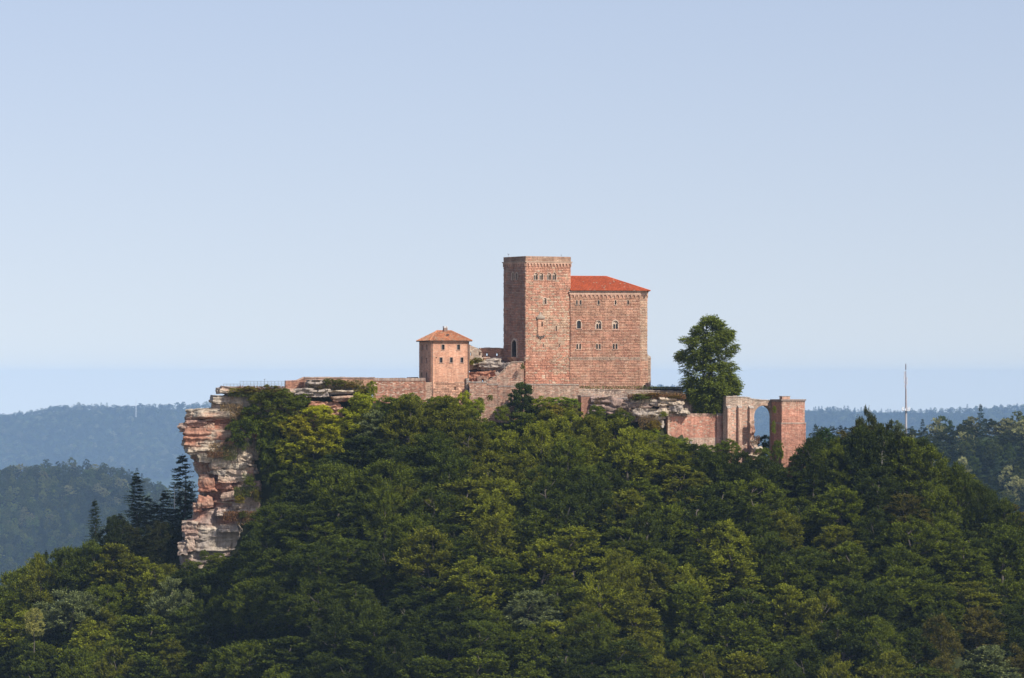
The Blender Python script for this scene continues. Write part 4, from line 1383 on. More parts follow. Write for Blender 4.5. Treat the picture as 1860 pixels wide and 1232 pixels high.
def leaves_mesh(name, P, D, S, Wd, rs, tint, mat, nup=0.8, NS=None):
    """one small quad per leaf clump: P base, D long axis, S length, Wd width"""
    n = len(P)
    N = nrm(UP * nup + rs.normal(0, .55, (n, 3))) if NS is None else nrm(NS + rs.normal(0, .28, (n, 3)))
    side = nrm(np.cross(D, N))
    L = D * S[:, None]; Q = side * Wd[:, None] * .5
    v = np.stack([P, P + L * .45 - Q, P + L, P + L * .45 + Q], 1).reshape(-1, 3)
    f = np.arange(n * 4).reshape(-1, 4)
    return mesh_np(name, v, f, np.repeat(tint, 4, axis=0), mat)

def broad_crown(name, seed, H=12.0, R=4.4, low=0.22, clumps=64, sprays=24, nl=8, style='beech', mat=None, leaf=.34, shape=1.0, flower=0.0):
    rs = np.random.RandomState(seed)
    zc = H * (low + (1 - low) * 0.5); hz = H * (1 - low) * .5
    d = nrm(rs.normal(0, 1, (clumps * 3, 3)))
    d = d[d[:, 2] > -0.75][:clumps]
    lob = 1 + .28 * np.array([vnoise(x[None] * 1.7 + seed, seed)[0] for x in d]) 
    taper = np.where(d[:, 2] > 0, 1 - .25 * shape * d[:, 2], 1)
    rad = rs.uniform(.70, .97, len(d)) * lob
    C = np.stack([d[:, 0] * R * rad * taper, d[:, 1] * R * rad * taper, zc + d[:, 2] * hz * rs.uniform(.82, 1.0, len(d)) * np.minimum(lob, 1.06)], -1)
    inner = nrm(rs.normal(0, 1, (clumps // 3, 3))) * rs.uniform(.2, .6, (clumps // 3, 1))
    C = np.concatenate([C, inner * [R, R, hz] + [0, 0, zc]])
    cr_ = rs.uniform(.6, 1.35, len(C)) * R / 4.4
    ctone = rs.uniform(.82, 1.16, len(C))
    P, D, S, Wd, T, NN = [], [], [], [], [], []
    for c, r, tn in zip(C, cr_, ctone):
        out = nrm((c - [0, 0, zc * .8]) / [R, R, hz])
        ns = sprays
        off = rs.normal(0, 1, (ns, 3)); off = nrm(off) * rs.uniform(.3, 1.0, (ns, 1)) * r * [1, 1, .62]
        if style == 'beech':
            dr = nrm(out * .75 + UP * .55 + rs.normal(0, .38, (ns, 3)))
            ln = rs.uniform(.7, 1.5, ns) * R / 4.4
        elif style == 'layer':
            dr = nrm(out * [1, 1, .15] + rs.normal(0, .35, (ns, 3)) * [1, 1, .35])
            ln = rs.uniform(.7, 1.3, ns) * R / 4.4
        else:
            dr = nrm(out * .5 + off / r * .7 + UP * .15 + rs.normal(0, .35, (ns, 3)))
            ln = rs.uniform(.4, .9, ns) * R / 4.4
        st = c + off * .6
        perp = nrm(np.cross(dr, UP + rs.normal(0, .2, (ns, 3))))
        sn = nrm(UP * .75 + out * .35 + rs.normal(0, .42, (ns, 3)))
        for k in range(nl):
            t = (k + .3) / nl
            sg = 1 if k % 2 else -1
            b = st + dr * (ln * t)[:, None] + [0, 0, -0.12] * np.array([[t * t]]) 
            dd = nrm(dr * .75 + perp * sg * (.75 * (1 - .5 * t)) + rs.normal(0, .22, (ns, 3)))
            P.append(b); D.append(dd)
            S.append(leaf * rs.uniform(.6, 1.35, ns) * (1 - .25 * t)); Wd.append(leaf * rs.uniform(.42, .68, ns))
            tt = np.ones((ns, 3)) * tn
            if flower: 
                m = rs.rand(ns) < flower * (out[2] > -.2)
                tt[m] = [3.0, 2.6, 2.2]
            T.append(tt); NN.append(sn)
    P, D, S, Wd, T, NN = map(np.concatenate, (P, D, S, Wd, T, NN))
    return leaves_mesh(name, P, D, S, Wd, rs, T, mat or M_LEAF, NS=NN), C

def trunk_mesh(name, seed, H, R, C=None, nb=9, r0=.28, col=(.10, .085, .07), zlow=.25):
    rs = np.random.RandomState(seed)
    mb = MB(col)
    pts = [Vector((0, 0, -1.5))]
    for k in range(1, 6): pts.append(Vector((rs.normal(0, .08) * k, rs.normal(0, .08) * k, H * .82 * k / 5)))
    for k in range(5): mb.tube(pts[k], pts[k + 1], r0 * (1 - k * .17), r0 * (1 - (k + 1) * .17), 6)
    if C is not None:
        for c in C[rs.permutation(len(C))[:nb]]:
            t = min(.9, max(zlow, c[2] / H - .18))
            q = t / .82 * 5; i = min(4, int(q)); b = pts[i].lerp(pts[i + 1], q - i)
            c = Vector(c); m = b.lerp(c, .5) + Vector((0, 0, -.25))
            mb.tube(b, m, r0 * .32, r0 * .2, 4); mb.tube(m, c, r0 * .2, r0 * .06, 4)
    me = bpy.data.meshes.new(name)
    me.from_pydata(mb.v, [], mb.f)
    at = me.color_attributes.new("tint", 'FLOAT_COLOR', 'POINT'); at.data.foreach_set("color", np.array(mb.c, dtype=np.float32).ravel())
    me.materials.append(M_BARK)
    return me

def conifer_crown(name, seed, H=18.0, R=3.4, whorls=44, nb=8, mat=None, low=.12, leaf=.42, sparse=1.0, seg=11, fol=4):
    rs = np.random.RandomState(seed)
    P, D, S, Wd = [], [], [], []
    for w in range(whorls):
        t = w / (whorls - 1)
        z = H * (low + (1 - low) * t ** .92)
        rr = R * (1 - t) ** .62 * rs.uniform(.75, 1.1) + .15
        n = max(3, int(nb * (1 - t * .5)))
        a0 = rs.uniform(0, 6.28)
        for b in range(n):
            if rs.rand() > sparse: continue
            a = a0 + 6.283 * b / n + rs.normal(0, .15)
            r = rr * rs.uniform(.55, 1.15); zj = rs.normal(0, .22)
            dr = np.array([math.cos(a), math.sin(a), 0])
            k = np.linspace(.12, 1, seg)
            base = dr * (k * r)[:, None]
            base[:, 2] = z + zj - .30 * r * k + .24 * r * k ** 3
            per = np.array([-dr[1], dr[0], 0])
            for sg in (-1, 1):
                for q in range(fol // 2):
                    m = len(k)
                    D_ = nrm(dr * .7 + per * sg * .8 + UP * (-.15 + .35 * (q % 2)) + rs.normal(0, .2, (m, 3)))
                    P.append(base + rs.normal(0, .06, (m, 3))); D.append(D_)
                    S.append(leaf * rs.uniform(.8, 1.3, m) * (1.15 - .5 * k)); Wd.append(leaf * .34 * rs.uniform(.7, 1.2, m))
    m = 30
    P.append(np.stack([np.zeros(m), np.zeros(m), np.linspace(H * .9, H * 1.02, m)], -1)); D.append(nrm(UP * .6 + rs.normal(0, .5, (m, 3)))); S.append(np.full(m, leaf * .5)); Wd.append(np.full(m, leaf * .2))
    P, D, S, Wd = map(np.concatenate, (P, D, S, Wd))
    return leaves_mesh(name, P, D, S, Wd, rs, np.ones((len(P), 3)), mat or M_LEAF, nup=1.2)

PROTO = []      # (crown mesh, trunk mesh, H, R, kind)
specs = [('beech', 1.0, 12, 4.4, .1), ('beech', .6, 12, 4.8, .08), ('beech', 1.6, 12, 3.7, .08), ('oak', .5, 12, 4.9, .12), ('oak', 1.1, 12, 4.2, .1), ('oak', .3, 12, 5.2, .15), ('beech', 1.4, 12, 4.3, .08), ('beech', .8, 12, 5.2, .1), ('layer', .8, 12, 4.8, .1)]
for i, (st, sh_, H, R, lo) in enumerate(specs):
    cm, C = broad_crown("crown", 40 + i, H, R, lo, clumps=72, sprays=30, nl=8, style=st, shape=sh_, leaf=[.36, .32, .39, .30, .34, .31, .33, .37, .36][i])
    PROTO.append((cm, trunk_mesh("trunk", 40 + i, H, R, C), H, R, st))
FLOW = []
for i in range(2):
    cm, C = broad_crown("crown", 70 + i, 12, 4.6, .2, clumps=74, sprays=26, nl=8, style='oak', shape=.5, flower=.3)
    FLOW.append((cm, trunk_mesh("trunk", 70 + i, 12, 4.6, C), 12, 4.6, 'flower'))
CONI = []
for i in range(4):
    cm = conifer_crown("crown", 90 + i, 18, [3.6, 3.0, 4.0, 3.3][i], low=[.12, .2, .3, .1][i], sparse=[.95, .85, .75, .9][i])
    CONI.append((cm, trunk_mesh("trunk", 90 + i, 18, 3, None, r0=.26, zlow=.1), 18, 3.4, 'conifer'))
SHR = []
for i in range(4):
    cm, C = broad_crown("foliage", 110 + i, 5.0, 2.2, .0, clumps=80, sprays=22, nl=7, style='oak', shape=.3, leaf=.19)
    SHR.append((cm, trunk_mesh("stem", 110 + i, 4, 1, C, 9, .07), 5.0, 2.2, 'shrub'))

def plant(proto, name, loc, h, r, color, rz, label, cat, group=None, crown="crown", trunk="trunk", lean=0.0):
    cm, tm, H, R, k = proto
    root = empty(name, loc)
    root.rotation_euler = (lean, 0, rz)
    root.scale = (r / R, r / R, h / H)
    c = bpy.data.objects.new(crown, cm); c.color = (*color, 1); c.parent = root; COL.objects.link(c)
    t = bpy.data.objects.new(trunk, tm); t.parent = root; COL.objects.link(t)
    tag(root, label, cat, group)
    return root

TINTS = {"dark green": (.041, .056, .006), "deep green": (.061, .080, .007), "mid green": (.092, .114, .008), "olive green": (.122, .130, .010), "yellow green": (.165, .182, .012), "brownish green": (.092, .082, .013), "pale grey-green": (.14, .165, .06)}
SKY = [(-100, 1120), (0, 1064), (60, 1014), (130, 988), (200, 985), (260, 1003), (330, 1036), (400, 1014), (440, 1002), (480, 975), (505, 925), (560, 850), (620, 822), (655, 790), (682, 748), (702, 728), (760, 722), (850, 726), (880, 752),
       (905, 768), (930, 740), (985, 738), (1050, 757), (1100, 752), (1150, 765), (1190, 800), (1230, 795), (1260, 806), (1300, 813), (1340, 818), (1400, 836), (1440, 842), (1460, 832), (1478, 786), (1530, 795), (1560, 762), (1600, 775),
       (1650, 788), (1700, 815), (1760, 868), (1860, 928), (2000, 1020)]
def place_forest():
    rnd = random.Random(17)
    spots = []
    def ok(x, y, r): return all((x - a) ** 2 + ((y - b) * 1.05) ** 2 > (r * .5 + c * .5) ** 2 for a, b, c in spots)
    # a fringe along the edge first
    px = -20.0
    while px < 1885:
        if not (335 < px < 455):
            r = 5.6 + rnd.random() * 1.5
            spots.append((X(px, 888), 888 - rnd.random() * 2, r)); px += r * 8 * .88
        else: px += 10
    tries = 0
    while tries < 9000:
        tries += 1
        y = rnd.uniform(803, 886)
        half = 121 * y / 900 + 2
        x = rnd.uniform(-half, half)
        r = rnd.uniform(6.3, 8.6)
        if ok(x, y, r): spots.append((x, y, r))
    # behind the fringe at the two open ends of the ridge
    for _ in range(400):
        x = rnd.choice([rnd.uniform(67, 118), rnd.uniform(-120, -78)]); y = rnd.uniform(892, 915); r = rnd.uniform(6, 8)
        if x > 67 and y > 905: continue
        if ok(x, y, r): spots.append((x, y, r))
    T = []
    for x, y, r in spots:
        gz = float(ground_h(np.array([x]), np.array([y]))[0])
        pxx = 930 + x * F / y
        lim = (EYE - tab(pxx, SKY)) * y / F
        h = rnd.uniform(9.5, 14.5)
        if y > 880: h = lim - gz - rnd.uniform(0, 1.6)
        elif y > 870 or 420 < pxx < 680: h = min(h, lim - gz)
        h = min(h, 17)
        if h < 3.5: continue
        tp = EYE - (gz + h) / y * F
        if tp > 1230: continue
        T.append([pxx, tp, x, y, gz, h, r])
    return T
TREES = place_forest()
print("TREES", len(TREES))
LANDX = [(150, "below the ridge end"), (320, "below the conifers"), (480, "at the foot of the cliff"), (640, "below the layered rocks"), (775, "below the bright pink wall"), (900, "below the tower house"),
         (1040, "below the tall keep"), (1180, "below the red-roofed palace"), (1320, "below the ruin wall"), (1475, "below the bridge pier"), (1600, "below the dark group"), (1740, "below the radio mast"), (9999, "below the pine hill")]
LANDY = [(820, "top row by the walls"), (900, "in the second row"), (985, "mid slope"), (1065, "lower mid slope"), (1150, "low on the slope"), (9999, "along the bottom edge")]
def land(px, tp):
    a = next(t for l, t in LANDX if px < l); b = next(t for l, t in LANDY if tp < l)
    if b.startswith("top row") and (px < 640 or px > 1475): b = "highest row"
    return b, a
def build_trees():
    rnd = random.Random(5)
    cells = {}
    for t in TREES:
        px, tp, x, y, gz, h, r = t
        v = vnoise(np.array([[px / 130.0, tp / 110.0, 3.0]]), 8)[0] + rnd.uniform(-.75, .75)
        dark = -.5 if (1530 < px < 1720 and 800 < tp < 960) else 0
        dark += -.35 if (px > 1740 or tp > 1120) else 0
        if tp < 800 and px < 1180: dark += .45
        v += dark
        if rnd.random() < .025: cn = "pale grey-green"
        elif v < -.65: cn = "dark green"
        elif v < -.15: cn = "deep green"
        elif v < .35: cn = "mid green"
        elif v < .75: cn = "olive green"
        else: cn = "yellow green"
        if px > 1560 and rnd.random() < .12 and cn != "pale grey-green": cn = "brownish green"
        t.append(cn)
        t.append(PROTO[rnd.randrange(len(PROTO))])
    for t in TREES:
        key = (t[7], t[8][4], *land(t[0], t[1]))
        cells.setdefault(key, []).append(t)
    for key, L in cells.items():
        L.sort(key=lambda q: q[1])
        word = {'beech': 'feathery', 'oak': 'rounded', 'layer': 'tiered'}[key[1]]
        for i, t in enumerate(L):
            px, tp, x, y, gz, h, r, cn, pr = t
            pos = "" if len(L) == 1 else (", the higher one" if i == 0 else ", the lower one") if len(L) == 2 else ", " + ["highest", "middle", "lowest", "last"][min(3, i)] + " one"
            lab = f"{cn} {word} tree {key[2].replace('top row ', '')} {key[3]}{pos}"
            if len(lab.split()) > 16: lab = lab.replace('pale grey-green', 'greyish').replace(', the ', ', ').rsplit(' one', 1)[0]
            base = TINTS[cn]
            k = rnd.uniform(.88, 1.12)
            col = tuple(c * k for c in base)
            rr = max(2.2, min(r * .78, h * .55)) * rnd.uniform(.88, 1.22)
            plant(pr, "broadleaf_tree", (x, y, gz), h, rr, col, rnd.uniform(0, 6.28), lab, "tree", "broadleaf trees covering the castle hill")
build_trees()

# flowering pale trees and other special ones: (px centre, py top, height m, radius m, Y, tint)
def special():
    for px, tp, h, r, Y, col, pr, lab in [
        (1518, 1150, 9, 3.3, 838, (.17, .18, .075), FLOW[0], "small cream-flowering tree near the bottom edge below the bridge pier"),
        (62, 1108, 8, 2.0, 838, (.19, .20, .06), FLOW[1], "small yellow-flowering treetop low on the slope at the far end"),
        (1130, 1015, 10, 3.0, 852, (.13, .15, .09), FLOW[1], "silvery pale treetop mid slope below the palace"),
    ]:
        p = W(px, tp, Y)
        plant(pr, "flowering_tree", (p.x, Y, p.z - h), h, r, col, 1.0, lab, "tree", "pale flowering trees")
    # dark group on the right shoulder
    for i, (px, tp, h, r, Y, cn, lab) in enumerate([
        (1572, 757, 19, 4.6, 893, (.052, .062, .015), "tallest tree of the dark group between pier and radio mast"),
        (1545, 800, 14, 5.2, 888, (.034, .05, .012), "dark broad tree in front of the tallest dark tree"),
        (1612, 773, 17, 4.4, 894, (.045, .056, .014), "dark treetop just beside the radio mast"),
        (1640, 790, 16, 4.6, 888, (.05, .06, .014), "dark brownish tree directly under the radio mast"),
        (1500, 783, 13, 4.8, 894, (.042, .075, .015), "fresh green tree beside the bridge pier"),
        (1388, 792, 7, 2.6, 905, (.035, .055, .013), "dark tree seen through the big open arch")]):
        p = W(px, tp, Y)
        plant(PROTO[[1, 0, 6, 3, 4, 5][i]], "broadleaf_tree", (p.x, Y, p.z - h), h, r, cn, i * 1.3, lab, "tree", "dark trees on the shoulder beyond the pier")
    # young tree before the terrace wall
    p = W(948, 697, 893)
    plant(PROTO[2], "broadleaf_tree", (p.x, 893, p.z - 10.5), 10.5, 3.2, (.062, .085, .017), .7, "young tree whose thin top reaches over the terrace wall by the keep", "tree")
    # conifers by the cliff
    for i, (px, tp, h, r, Y, tone, lab) in enumerate([
        (172, 910, 17, 3.2, 902, 1.0, "slim conifer farthest out on the ridge with a bare spire"),
        (248, 864, 20, 5.6, 905, 1.1, "broad dark conifer in the middle of the ridge end"),
        (268, 905, 15, 5.0, 910, .9, "conifer just behind the broad dark one"),
        (218, 935, 13, 4.6, 900, .9, "low conifer between the slim one and the broad one"),
        (331, 828, 24, 6.2, 907, 1.25, "tall conifer touching the cliff under its overhang"),
        (300, 895, 16, 5.4, 908, 1.05, "dark conifer left of the cliff below the tall one"),
        (343, 885, 17, 4.6, 911, 1.0, "conifer half hidden by the cliff stem"),
        (283, 915, 15, 5.0, 903, .85, "shaded low conifer near the cliff foot"),
        (318, 925, 14, 4.8, 903, .8, "shaded conifer tucked against the cliff foot"),
        (84, 1002, 9, 2.0, 893, 1.0, "small pointed conifer among the rounded trees at the ridge end"),
        (107, 1000, 8, 1.7, 892, .9, "tiny spruce tip beside the small pointed conifer")]):
        p = W(px, tp, Y)
        c = (.036 * tone, .050 * tone, .013 * tone)
        plant(CONI[i % 4], "conifer_tree", (p.x, Y, p.z - h), h, r, c, i * 1.7, lab, "tree", "conifers beside the cliff")
    for i in range(9):
        px = 205 + i * 17; tp = 945 + (i * 37 % 30); Y = 896 + i % 4; h = 11
        p = W(px, tp, Y)
        plant(PROTO[i % 9], "broadleaf_tree", (p.x, Y, p.z - h), h, 3.8, (.030 + .004 * (i % 3), .042, .013), i * 1.1, f"dark tree under the conifers, {['first','second','third','fourth','fifth','sixth','seventh','eighth','ninth'][i]} towards the cliff", "tree", "dark trees under the conifers")
    # bare dead trees
    for px, t, b, Y, lab in ((516.5, 932, 982, 886.5, "bare dead trunk with few twigs right of the cliff foot"), (501, 836, 852, 889, "short broken pale trunk leaning out of the bushes"), (1602, 820, 846, 884, "pale bare trunk in the dark tree group"), (317, 880, 925, 899, "bare grey trunk standing among the shaded conifers")):
        m = MB((.32, .30, .26))
        lean = 4 if b - t < 20 else 0
        m.tube(W(px, b, Y), W(px + lean, t, Y), .11, .03, 5)
        for k in range(7):
            q = t + (b - t) * (.2 + .1 * k); s = (-1) ** k * (4 + (k * 7 % 5))
            m.tube(W(px, q, Y), W(px + s, q - 5 + k, Y), .03, .01, 4)
        o = m.build("dead_tree", M_BARK)
        tag(o, lab, "dead tree", "bare dead trees")
special()

# the lone tree in the court
def lone_tree():
    rs = np.random.RandomState(77)
    Y = 899.0
    base = W(1291, 757, Y)
    root = empty("lone_tree", base)
    tag(root, "big lone leafy tree rising against the sky between palace and ruin", "tree")
    H = (757 - 577) / 8.02
    # half-width profile by height in photograph pixels (left, right extents)
    prof = [(578, 1283, 1297), (590, 1268, 1318), (600, 1258, 1325), (610, 1245, 1336), (622, 1235, 1337), (640, 1229, 1338), (652, 1229, 1332), (668, 1236, 1338), (685, 1238, 1340), (700, 1238, 1346), (712, 1240, 1345), (722, 1243, 1332), (740, 1250, 1322), (756, 1262, 1316)]
    C = []
    for k in range(660):
        py = rs.uniform(580, 756) if k % 3 else rs.uniform(690, 756)
        l = (tab(py, [(a, b) for a, b, c in prof]) - 1290) / 8.02; r = (tab(py, [(a, c) for a, b, c in prof]) - 1290) / 8.02
        cxx, a = (l + r) / 2, (r - l) / 2 - .35
        t = rs.uniform(0, 6.283); q = rs.uniform(.0, 1) ** .5
        C.append([cxx + a * q * math.cos(t), max(2.0, a * .92) * q * math.sin(t), (757 - py) / 8.02])
    C = np.array(C)
    P, D, S, Wd, T = [], [], [], [], []
    for c in C:
        out = nrm(np.array([c[0], c[1], .25 * (c[2] - 8)]))
        ns = 34
        off = nrm(rs.normal(0, 1, (ns, 3))) * rs.uniform(.2, 1.15, (ns, 1)) * [1.0, 1.0, .8]
        dr = nrm(out * [1, 1, .1] + off * [.5, .5, .2] + UP * (.18 if c[2] > 14 else -.12) + rs.normal(0, .25, (ns, 3)))
        ln = rs.uniform(.5, 1.05, ns)
        per = nrm(np.cross(dr, UP))
        tn = rs.uniform(.85, 1.15)
        for k in range(8):
            t = (k + .3) / 8; sg = 1 if k % 2 else -1
            P.append(c + off * 1.0 + dr * (ln * t)[:, None] - UP * .15 * t * t); D.append(nrm(dr * .7 + per * sg * .7 + rs.normal(0, .25, (ns, 3))))
            S.append(.33 * rs.uniform(.7, 1.3, ns)); Wd.append(.19 * rs.uniform(.7, 1.3, ns)); T.append(np.ones((ns, 3)) * tn)
    P, D, S, Wd, T = map(np.concatenate, (P, D, S, Wd, T))
    o = bpy.data.objects.new("crown", leaves_mesh("crown", P, D, S, Wd, rs, T, M_LEAF)); o.color = (.135, .165, .022, 1); o.parent = root; COL.objects.link(o)
    t = bpy.data.objects.new("trunk", trunk_mesh("trunk", 5, H, 5, C, 60, .42, (.09, .075, .06), .08)); t.parent = root; COL.objects.link(t)
lone_tree()

# shrubs: px centre, py top, py bottom, half width px, Y, tint, label
SB = [
 (432, 762, 825, 25, 890.6, (.032, .05, .013), "dark round bush on the cliff edge over the cream ledges"), (462, 735, 800, 26, 891, (.035, .055, .013), "dark bush behind the cliff-edge bush"), (447, 742, 770, 16, 891.5, (.06, .075, .016), "small bush above the cliff-edge bush"),
 (487, 780, 850, 22, 889.5, (.035, .055, .013), "dense green bush beside the cream ledges"), (499, 825, 890, 20, 888.8, (.034, .052, .012), "dark bush along the middle of the cliff"), (512, 880, 950, 24, 888.2, (.035, .055, .013), "dark bush beside the lower cliff"),
 (455, 866, 884, 10, 889.6, (.055, .08, .015), "little green bush growing on the mid cliff ledge"), (435, 900, 916, 9, 889.4, (.10, .10, .02), "yellowish tuft on the cliff ledge"), (468, 890, 915, 9, 889.3, (.055, .06, .018), "small dull bush on the right rim of the cliff"),
 (442, 928, 944, 9, 888.6, (.04, .055, .014), "small dark bush on the brown grass ledge"), (492, 700, 722, 20, 891.6, (.055, .065, .02), "low scrub on the platform top"), (455, 702, 716, 16, 891.6, (.085, .085, .022), "yellowish scrub on the platform top"), (430, 706, 716, 14, 891.4, (.10, .115, .018), "yellow-green scrub by the platform edge"),
 (515, 706, 740, 22, 891, (.05, .07, .016), "green bush below the railed platform"), (487, 712, 750, 24, 890.8, (.042, .06, .015), "dark green bush below the platform scrub"), (470, 718, 735, 18, 891.2, (.08, .10, .016), "light bush under the platform rock"),
 (536, 722, 760, 22, 890.6, (.045, .065, .015), "bush below the gap in the parapet"), (505, 745, 790, 26, 890.2, (.062, .085, .015), "green bush in the middle of the ivy slope"), (550, 716, 735, 14, 891.4, (.05, .075, .016), "bush at the foot of the layered rock"),
 (540, 760, 800, 26, 889.8, (.085, .10, .018), "yellowish bush on the ivy slope"), (575, 742, 775, 26, 890, (.11, .14, .016), "bright yellow-green bush under the red rock"), (603, 760, 800, 26, 889.6, (.10, .125, .016), "bright bush on the sunny slope"), (640, 745, 790, 26, 889.6, (.09, .12, .016), "bright bush beside the red rock foot"),
 (570, 785, 830, 26, 889, (.09, .11, .018), "light bush low on the sunny slope"), (535, 800, 850, 26, 888.6, (.075, .10, .015), "mid green bush low on the ivy slope"), (610, 795, 840, 26, 888.5, (.085, .11, .015), "mid green bush under the bright bushes"), (520, 840, 890, 26, 888.2, (.045, .068, .014), "green bush beside the mid cliff"),
 (560, 832, 880, 26, 888, (.055, .08, .013), "dark bush on the steep flank"), (660, 720, 760, 24, 890.4, (.08, .11, .016), "green bush against the pink wall's far end"), (675, 692, 725, 11, 892.6, (.085, .115, .018), "leafy ivy climbing the pink wall"), (655, 700, 720, 12, 892.6, (.07, .075, .02), "dull scrub on top of the layered rock"),
 (618, 690, 704, 13, 893, (.05, .065, .016), "small dark bush before the thin long wall"), (597, 688, 704, 10, 893, (.04, .06, .015), "dark green bush before the thin long wall"), (638, 694, 706, 11, 893, (.085, .075, .025), "brownish scrub before the thin long wall"),
 (705, 722, 760, 26, 890.2, (.06, .09, .016), "leafy bush under the pink wall"), (745, 717, 755, 24, 890.4, (.06, .088, .015), "leafy bush at the middle of the pink wall foot"), (790, 722, 756, 22, 890.2, (.065, .095, .016), "bush at the small tower house corner"), (815, 720, 752, 20, 890.6, (.055, .08, .015), "bush at the small tower house front"),
 (843, 712, 750, 14, 890.8, (.115, .15, .018), "bright pointed bush before the tower house buttress"), (860, 728, 760, 20, 890.2, (.085, .12, .016), "bright bush beside the stained terrace wall"), (890, 718, 730, 5, 895.2, (.06, .085, .016), "tiny tuft rooted in the stained terrace wall"), (872, 722, 738, 8, 894, (.06, .09, .016), "small tuft at the terrace wall foot"),
 (912, 738, 768, 14, 891.2, (.065, .09, .016), "bush beside the pale earth gully"), (985, 722, 752, 22, 891.6, (.085, .115, .016), "sunny bush between young tree and pillar"), (1022, 722, 745, 24, 893, (.075, .12, .018), "trimmed green ivy below the terrace wall"), (1040, 724, 746, 14, 893, (.072, .115, .018), "ivy patch touching the brick pillar"), (1005, 735, 765, 22, 890.6, (.10, .10, .025), "straw-coloured scrub left of the brick pillar"),
 (1038, 742, 768, 18, 890.2, (.07, .09, .018), "olive bush at the brick pillar foot"), (1085, 738, 770, 16, 890.6, (.05, .075, .015), "green bush right of the brick pillar"), (1128, 748, 775, 26, 890.2, (.035, .052, .013), "dark bush before the rock slope"), (1165, 716, 728, 18, 893.4, (.06, .085, .02), "green scrub above the pale boulders"),
 (1128, 742, 765, 10, 891.5, (.06, .07, .02), "small scrub on the grey-brown slope"), (1185, 714, 724, 12, 893.6, (.09, .065, .025), "rusty scrub above the boulders"), (1225, 718, 725, 14, 893.6, (.10, .08, .025), "straw tuft along the wall near the lone tree"), (1205, 748, 758, 7, 891, (.09, .12, .016), "bright tuft beside the pink ruin wall corner"),
 (1188, 765, 785, 13, 890.6, (.09, .08, .025), "straw scrub below the boulders"), (1186, 778, 800, 13, 890.2, (.085, .125, .016), "bright green bush left of the tiny arched doorway"), (1212, 790, 815, 16, 889.8, (.055, .08, .015), "bush below the tiny arched doorway"), (1240, 797, 825, 18, 889.5, (.075, .11, .016), "bright bush before the pink ruin wall"),
 (1320, 800, 835, 22, 889.2, (.045, .07, .014), "dense bush before the ruin buttress"), (1385, 815, 840, 14, 889.4, (.045, .07, .014), "bush under the open arch"), (1412, 800, 842, 12, 890, (.04, .06, .014), "bush beside the shaded pier side"), (1405, 765, 790, 4, 892.6, (.06, .09, .016), "ivy tuft on the pier's shaded side"),
 (1406, 738, 752, 3.5, 892.8, (.06, .09, .016), "little ivy tuft at the arch crown"), (1445, 829, 850, 14, 889.4, (.05, .075, .014), "bush at the pier foot"), (1475, 800, 850, 16, 889.8, (.045, .07, .014), "green bush beside the pier's outer corner"), (1285, 808, 835, 20, 889.2, (.05, .078, .014), "rounded bush before the pink wall buttress"),
 (492, 950, 1000, 24, 887.6, (.034, .052, .013), "dark bush at the cliff foot"), (456, 985, 1015, 16, 887.4, (.036, .055, .013), "low dark bush under the grey sheet of the cliff"), (395, 1005, 1040, 22, 886.6, (.05, .07, .016), "light bush before the cliff foot"), (350, 1020, 1060, 22, 886.4, (.045, .065, .015), "bush before the cliff's outer foot"), (372, 1000, 1020, 8, 887.5, (.04, .06, .014), "small bush climbing the cliff foot"),
 (866, 650, 662, 9, 904, (.075, .085, .03), "dry scrub on the ledge under the broken pale wall"), (856, 655, 664, 5, 903, (.09, .10, .02), "yellowish tuft behind the small tower house"), (949, 660, 672, 3.5, 898.4, (.045, .06, .016), "ivy tuft on the keep corner"),
]
def shrubs():
    for i, (px, t, b, hw, Y, col, lab) in enumerate(SB):
        if col[1] >= .09 and 520 < px < 670: Y -= 1.2; hw *= 1.15; t -= 4; col = (col[0] * 1.3, col[1] * 1.25, col[2])  # sunlight put into leaf colour: bushes on the sunny slope brightened
        p = W(px, b, Y)
        h = (b - t) / 8.0 * 1.04; r = hw / 8.0 * 1.0
        plant(SHR[i % 4], "shrub", (p.x, Y - .6 + r * .1, p.z), h, r, (col[0] * 2.7, col[1] * 2.25, col[2]), i * 1.9, lab, "shrub", "shrubs around the castle rock", crown="foliage", trunk="stem")
shrubs()

# dry grass: tufts on the cliff ledges and terrace
def grass(name, label, areas, seed):
    rs = np.random.RandomState(seed)
    P, D, S, Wd, T = [], [], [], [], []
    for (p0, p1, t, b, Y, dep, n, col) in areas:
        px = rs.uniform(p0, p1, n); py = rs.uniform(t, b, n); y = Y + rs.uniform(-.5, .5, n) * dep
        P.append(np.stack([(px - 930) * y / F, y, (EYE - py) * y / F], -1)); D.append(nrm(UP + rs.normal(0, .45, (n, 3))))
        S.append(rs.uniform(.2, .55, n)); Wd.append(rs.uniform(.06, .16, n)); T.append(np.array(col)[None] * rs.uniform(.7, 1.3, (n, 1)))
    P, D, S, Wd, T = map(np.concatenate, (P, D, S, Wd, T))
    o = bpy.data.objects.new(name, leaves_mesh(name, P, D, S, Wd, rs, T, M_LEAF, .1)); o.color = (1, 1, 1, 1)
    COL.objects.link(o)
    tag(o, label, "grass", kind="stuff")
STRAW, RUST, YG = (.19, .13, .06), (.16, .085, .04), (.10, .115, .025)
